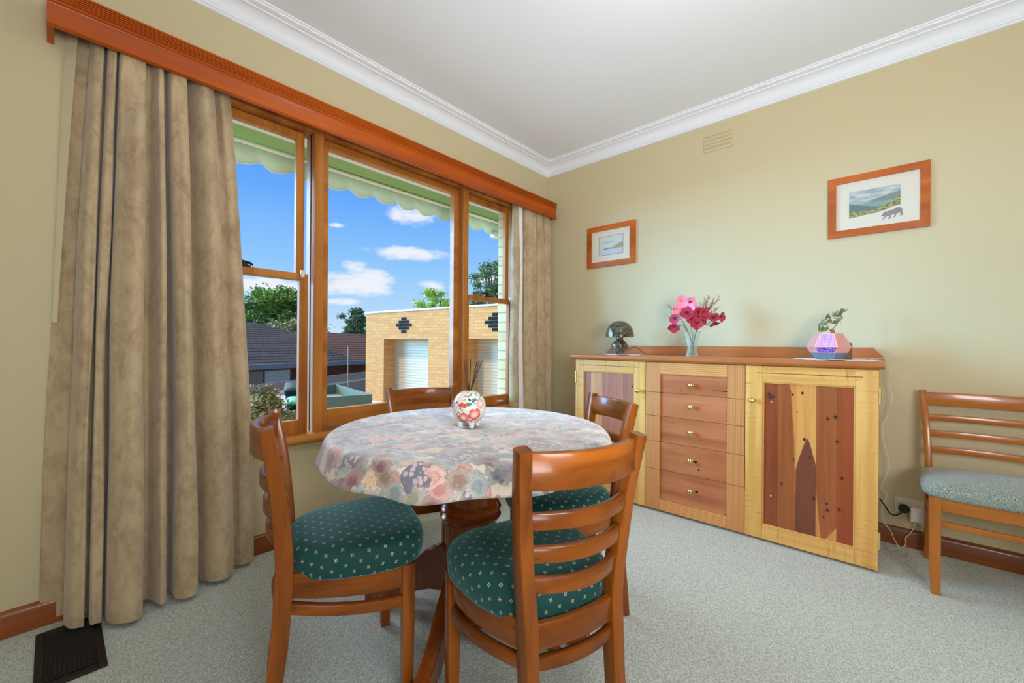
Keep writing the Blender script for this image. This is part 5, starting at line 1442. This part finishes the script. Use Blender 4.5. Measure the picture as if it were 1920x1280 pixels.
# ------------------------------------------------------------------ sky
W = bpy.data.worlds.new('sky'); SC.world = W; W.use_nodes = True
NT = W.node_tree; NT.nodes.clear()
v = coords('Generated'); x, y, z = sep(v)
el = MATH('ARCSINE', z); az = MATH('ARCTAN2', x * -1.0, y)       # azimuth turning left from +y
sky = ramp(el / 1.6 + .5, [(.0, (.30, .30, .26, 1)), (.49, (.42, .46, .46, 1)), (.50, (.66, .82, .97, 1)), (.545, (.46, .70, .97, 1)), (.60, (.30, .60, .98, 1)), (.70, (.13, .40, .98, 1)), (.80, (.07, .28, .90, 1)), (1.0, (.05, .2, .8, 1))])
wn = noise(scaled(comb(az * 3.0, el * 7.0), (1, 1, 1)), 3.0, 6, .6)
wn2 = noise(scaled(comb(az * 3.0, el * 7.0), (1, 1, 1), (7, 3, 0)), 9.0, 5, .6)
def blob(px, py, wx, wy, f=776.3):
    """a cloud seen in the photograph in this compass direction and height"""
    global cl
    X, Yp = (px - 960) / f, (645.2 - py) / f
    a = math.radians(42.045) + math.atan(-X); e = math.atan(Yp / math.hypot(1, X))
    k = math.hypot(1, X)
    dx = (az - a) / (wx / f / (1 + X * X)); dy = (el - e) / (wy / f / k)
    d = dx * dx + dy * dy + (wn - .5) * 3.6 + (wn2 - .5) * 2.6
    m = smooth(d, 1.55, -.2)
    cl = m if cl is None else MATH('MAXIMUM', cl, m)
cl = None
for b in ((640, 533, 46, 22), (690, 528, 44, 30), (668, 505, 26, 18), (768, 478, 70, 12), (765, 408, 40, 17), (806, 532, 24, 13), (500, 540, 80, 16), (640, 568, 40, 8), (925, 520, 34, 18), (860, 580, 30, 10), (630, 425, 16, 4)): blob(*b)
far = smooth(noise(comb(az * 2.2, el * 5.0, 3.0), 2.4, 6, .6), .55, .72) * smooth(el, .02, .2) * smooth(MATH('ABSOLUTE', az - math.radians(45)), .7, 1.0)
cl = clamp01(MATH('MAXIMUM', cl * .92, far))
col = mix(cl, sky, (.90, .92, .97, 1))
bg = NT.nodes.new('ShaderNodeBackground'); wo = NT.nodes.new('ShaderNodeOutputWorld')
put(bg.inputs[0], col); bg.inputs[1].default_value = 1.0; NT.links.new(bg.outputs[0], wo.inputs[0])

# ------------------------------------------------------------------ lights
def lamp(name, kind, energy, color, loc, target=None, **k):
    l = bpy.data.lights.new(name, kind); l.energy = energy; l.color = color
    for a, b in k.items(): setattr(l, a, b)
    o = bpy.data.objects.new(name, l); COL.objects.link(o); o.location = loc
    if target is not None:
        o.rotation_euler = (Vector(target) - Vector(loc)).to_track_quat('-Z', 'Y').to_euler()
    return o
# LIGHTS
lamp('low_skylight', 'SUN', 7.8, (.22, .58, 1.0), (-10, -8, 6), (-10 + .80, -8 + .64, 6 - .17), angle=math.radians(28))
lamp('skylight', 'SUN', 4.8, (.80, .90, 1.0), (-10, -3, 8), (-10 + .93, -3 + .20, 8 - .62), angle=math.radians(46))
lamp('sun', 'SUN', 2.4, (1.0, .88, .72), (-6, -12, 14), (-6 + .22, -12 + .58, 14 - .78), angle=math.radians(6))
lamp('ceiling_lamp', 'POINT', 11.5, (1.0, .97, .95), (1.95, -1.75, 2.34), shadow_soft_size=.20)
lamp('bounce_fill', 'AREA', 53, (.90, .92, .97), (3.3, -3.0, 1.3), (1.7, -1.2, 2.75), size=.8)  # added fill aimed at the ceiling; no such lamp stands in the room
lamp('ceiling_fill', 'AREA', 5.5, (.92, .94, .98), (3.0, -3.3, .6), (.8, -.7, 2.75), size=.5, spread=math.radians(75))  # unseen fill added to brighten the far ceiling corner
lamp('rear_fill', 'AREA', 10, (.90, .93, 1.0), (3.0, -4.4, 1.0), (1.0, -1.9, .1), size=1.2)  # fill added behind the camera to lift the floor under the chairs

# ------------------------------------------------------------------ camera
cd = bpy.data.cameras.new('camera'); cam = bpy.data.objects.new('camera', cd); COL.objects.link(cam)
cd.sensor_width = 36; cd.lens = 776.3 / 1920 * 36; cd.shift_y = (645.2 - 640) / 1920; cd.clip_start = .02; cd.clip_end = 400
ya, ro = math.radians(42.045), math.radians(.4216)
Fv = Vector((-math.sin(ya), math.cos(ya), 0)); R0 = Vector((math.cos(ya), math.sin(ya), 0)); U0 = Vector((0, 0, 1))
Rv = R0 * math.cos(ro) + U0 * math.sin(ro); Uv = U0 * math.cos(ro) - R0 * math.sin(ro)
cam.matrix_world = Matrix(((Rv.x, Uv.x, -Fv.x, 2.3756), (Rv.y, Uv.y, -Fv.y, -3.1132), (Rv.z, Uv.z, -Fv.z, 1.08), (0, 0, 0, 1)))
SC.camera = cam
vs = SC.view_settings
vs.view_transform = 'Standard'; vs.look = 'None'; vs.exposure = 0.0; vs.gamma = 1.0; vs.use_curve_mapping = False
SC.display_settings.display_device = 'sRGB'
try:
    SC.cycles.use_denoising = True; SC.cycles.max_bounces = 10; SC.cycles.diffuse_bounces = 6; SC.cycles.transparent_max_bounces = 16; SC.cycles.sample_clamp_indirect = 6
except Exception: pass
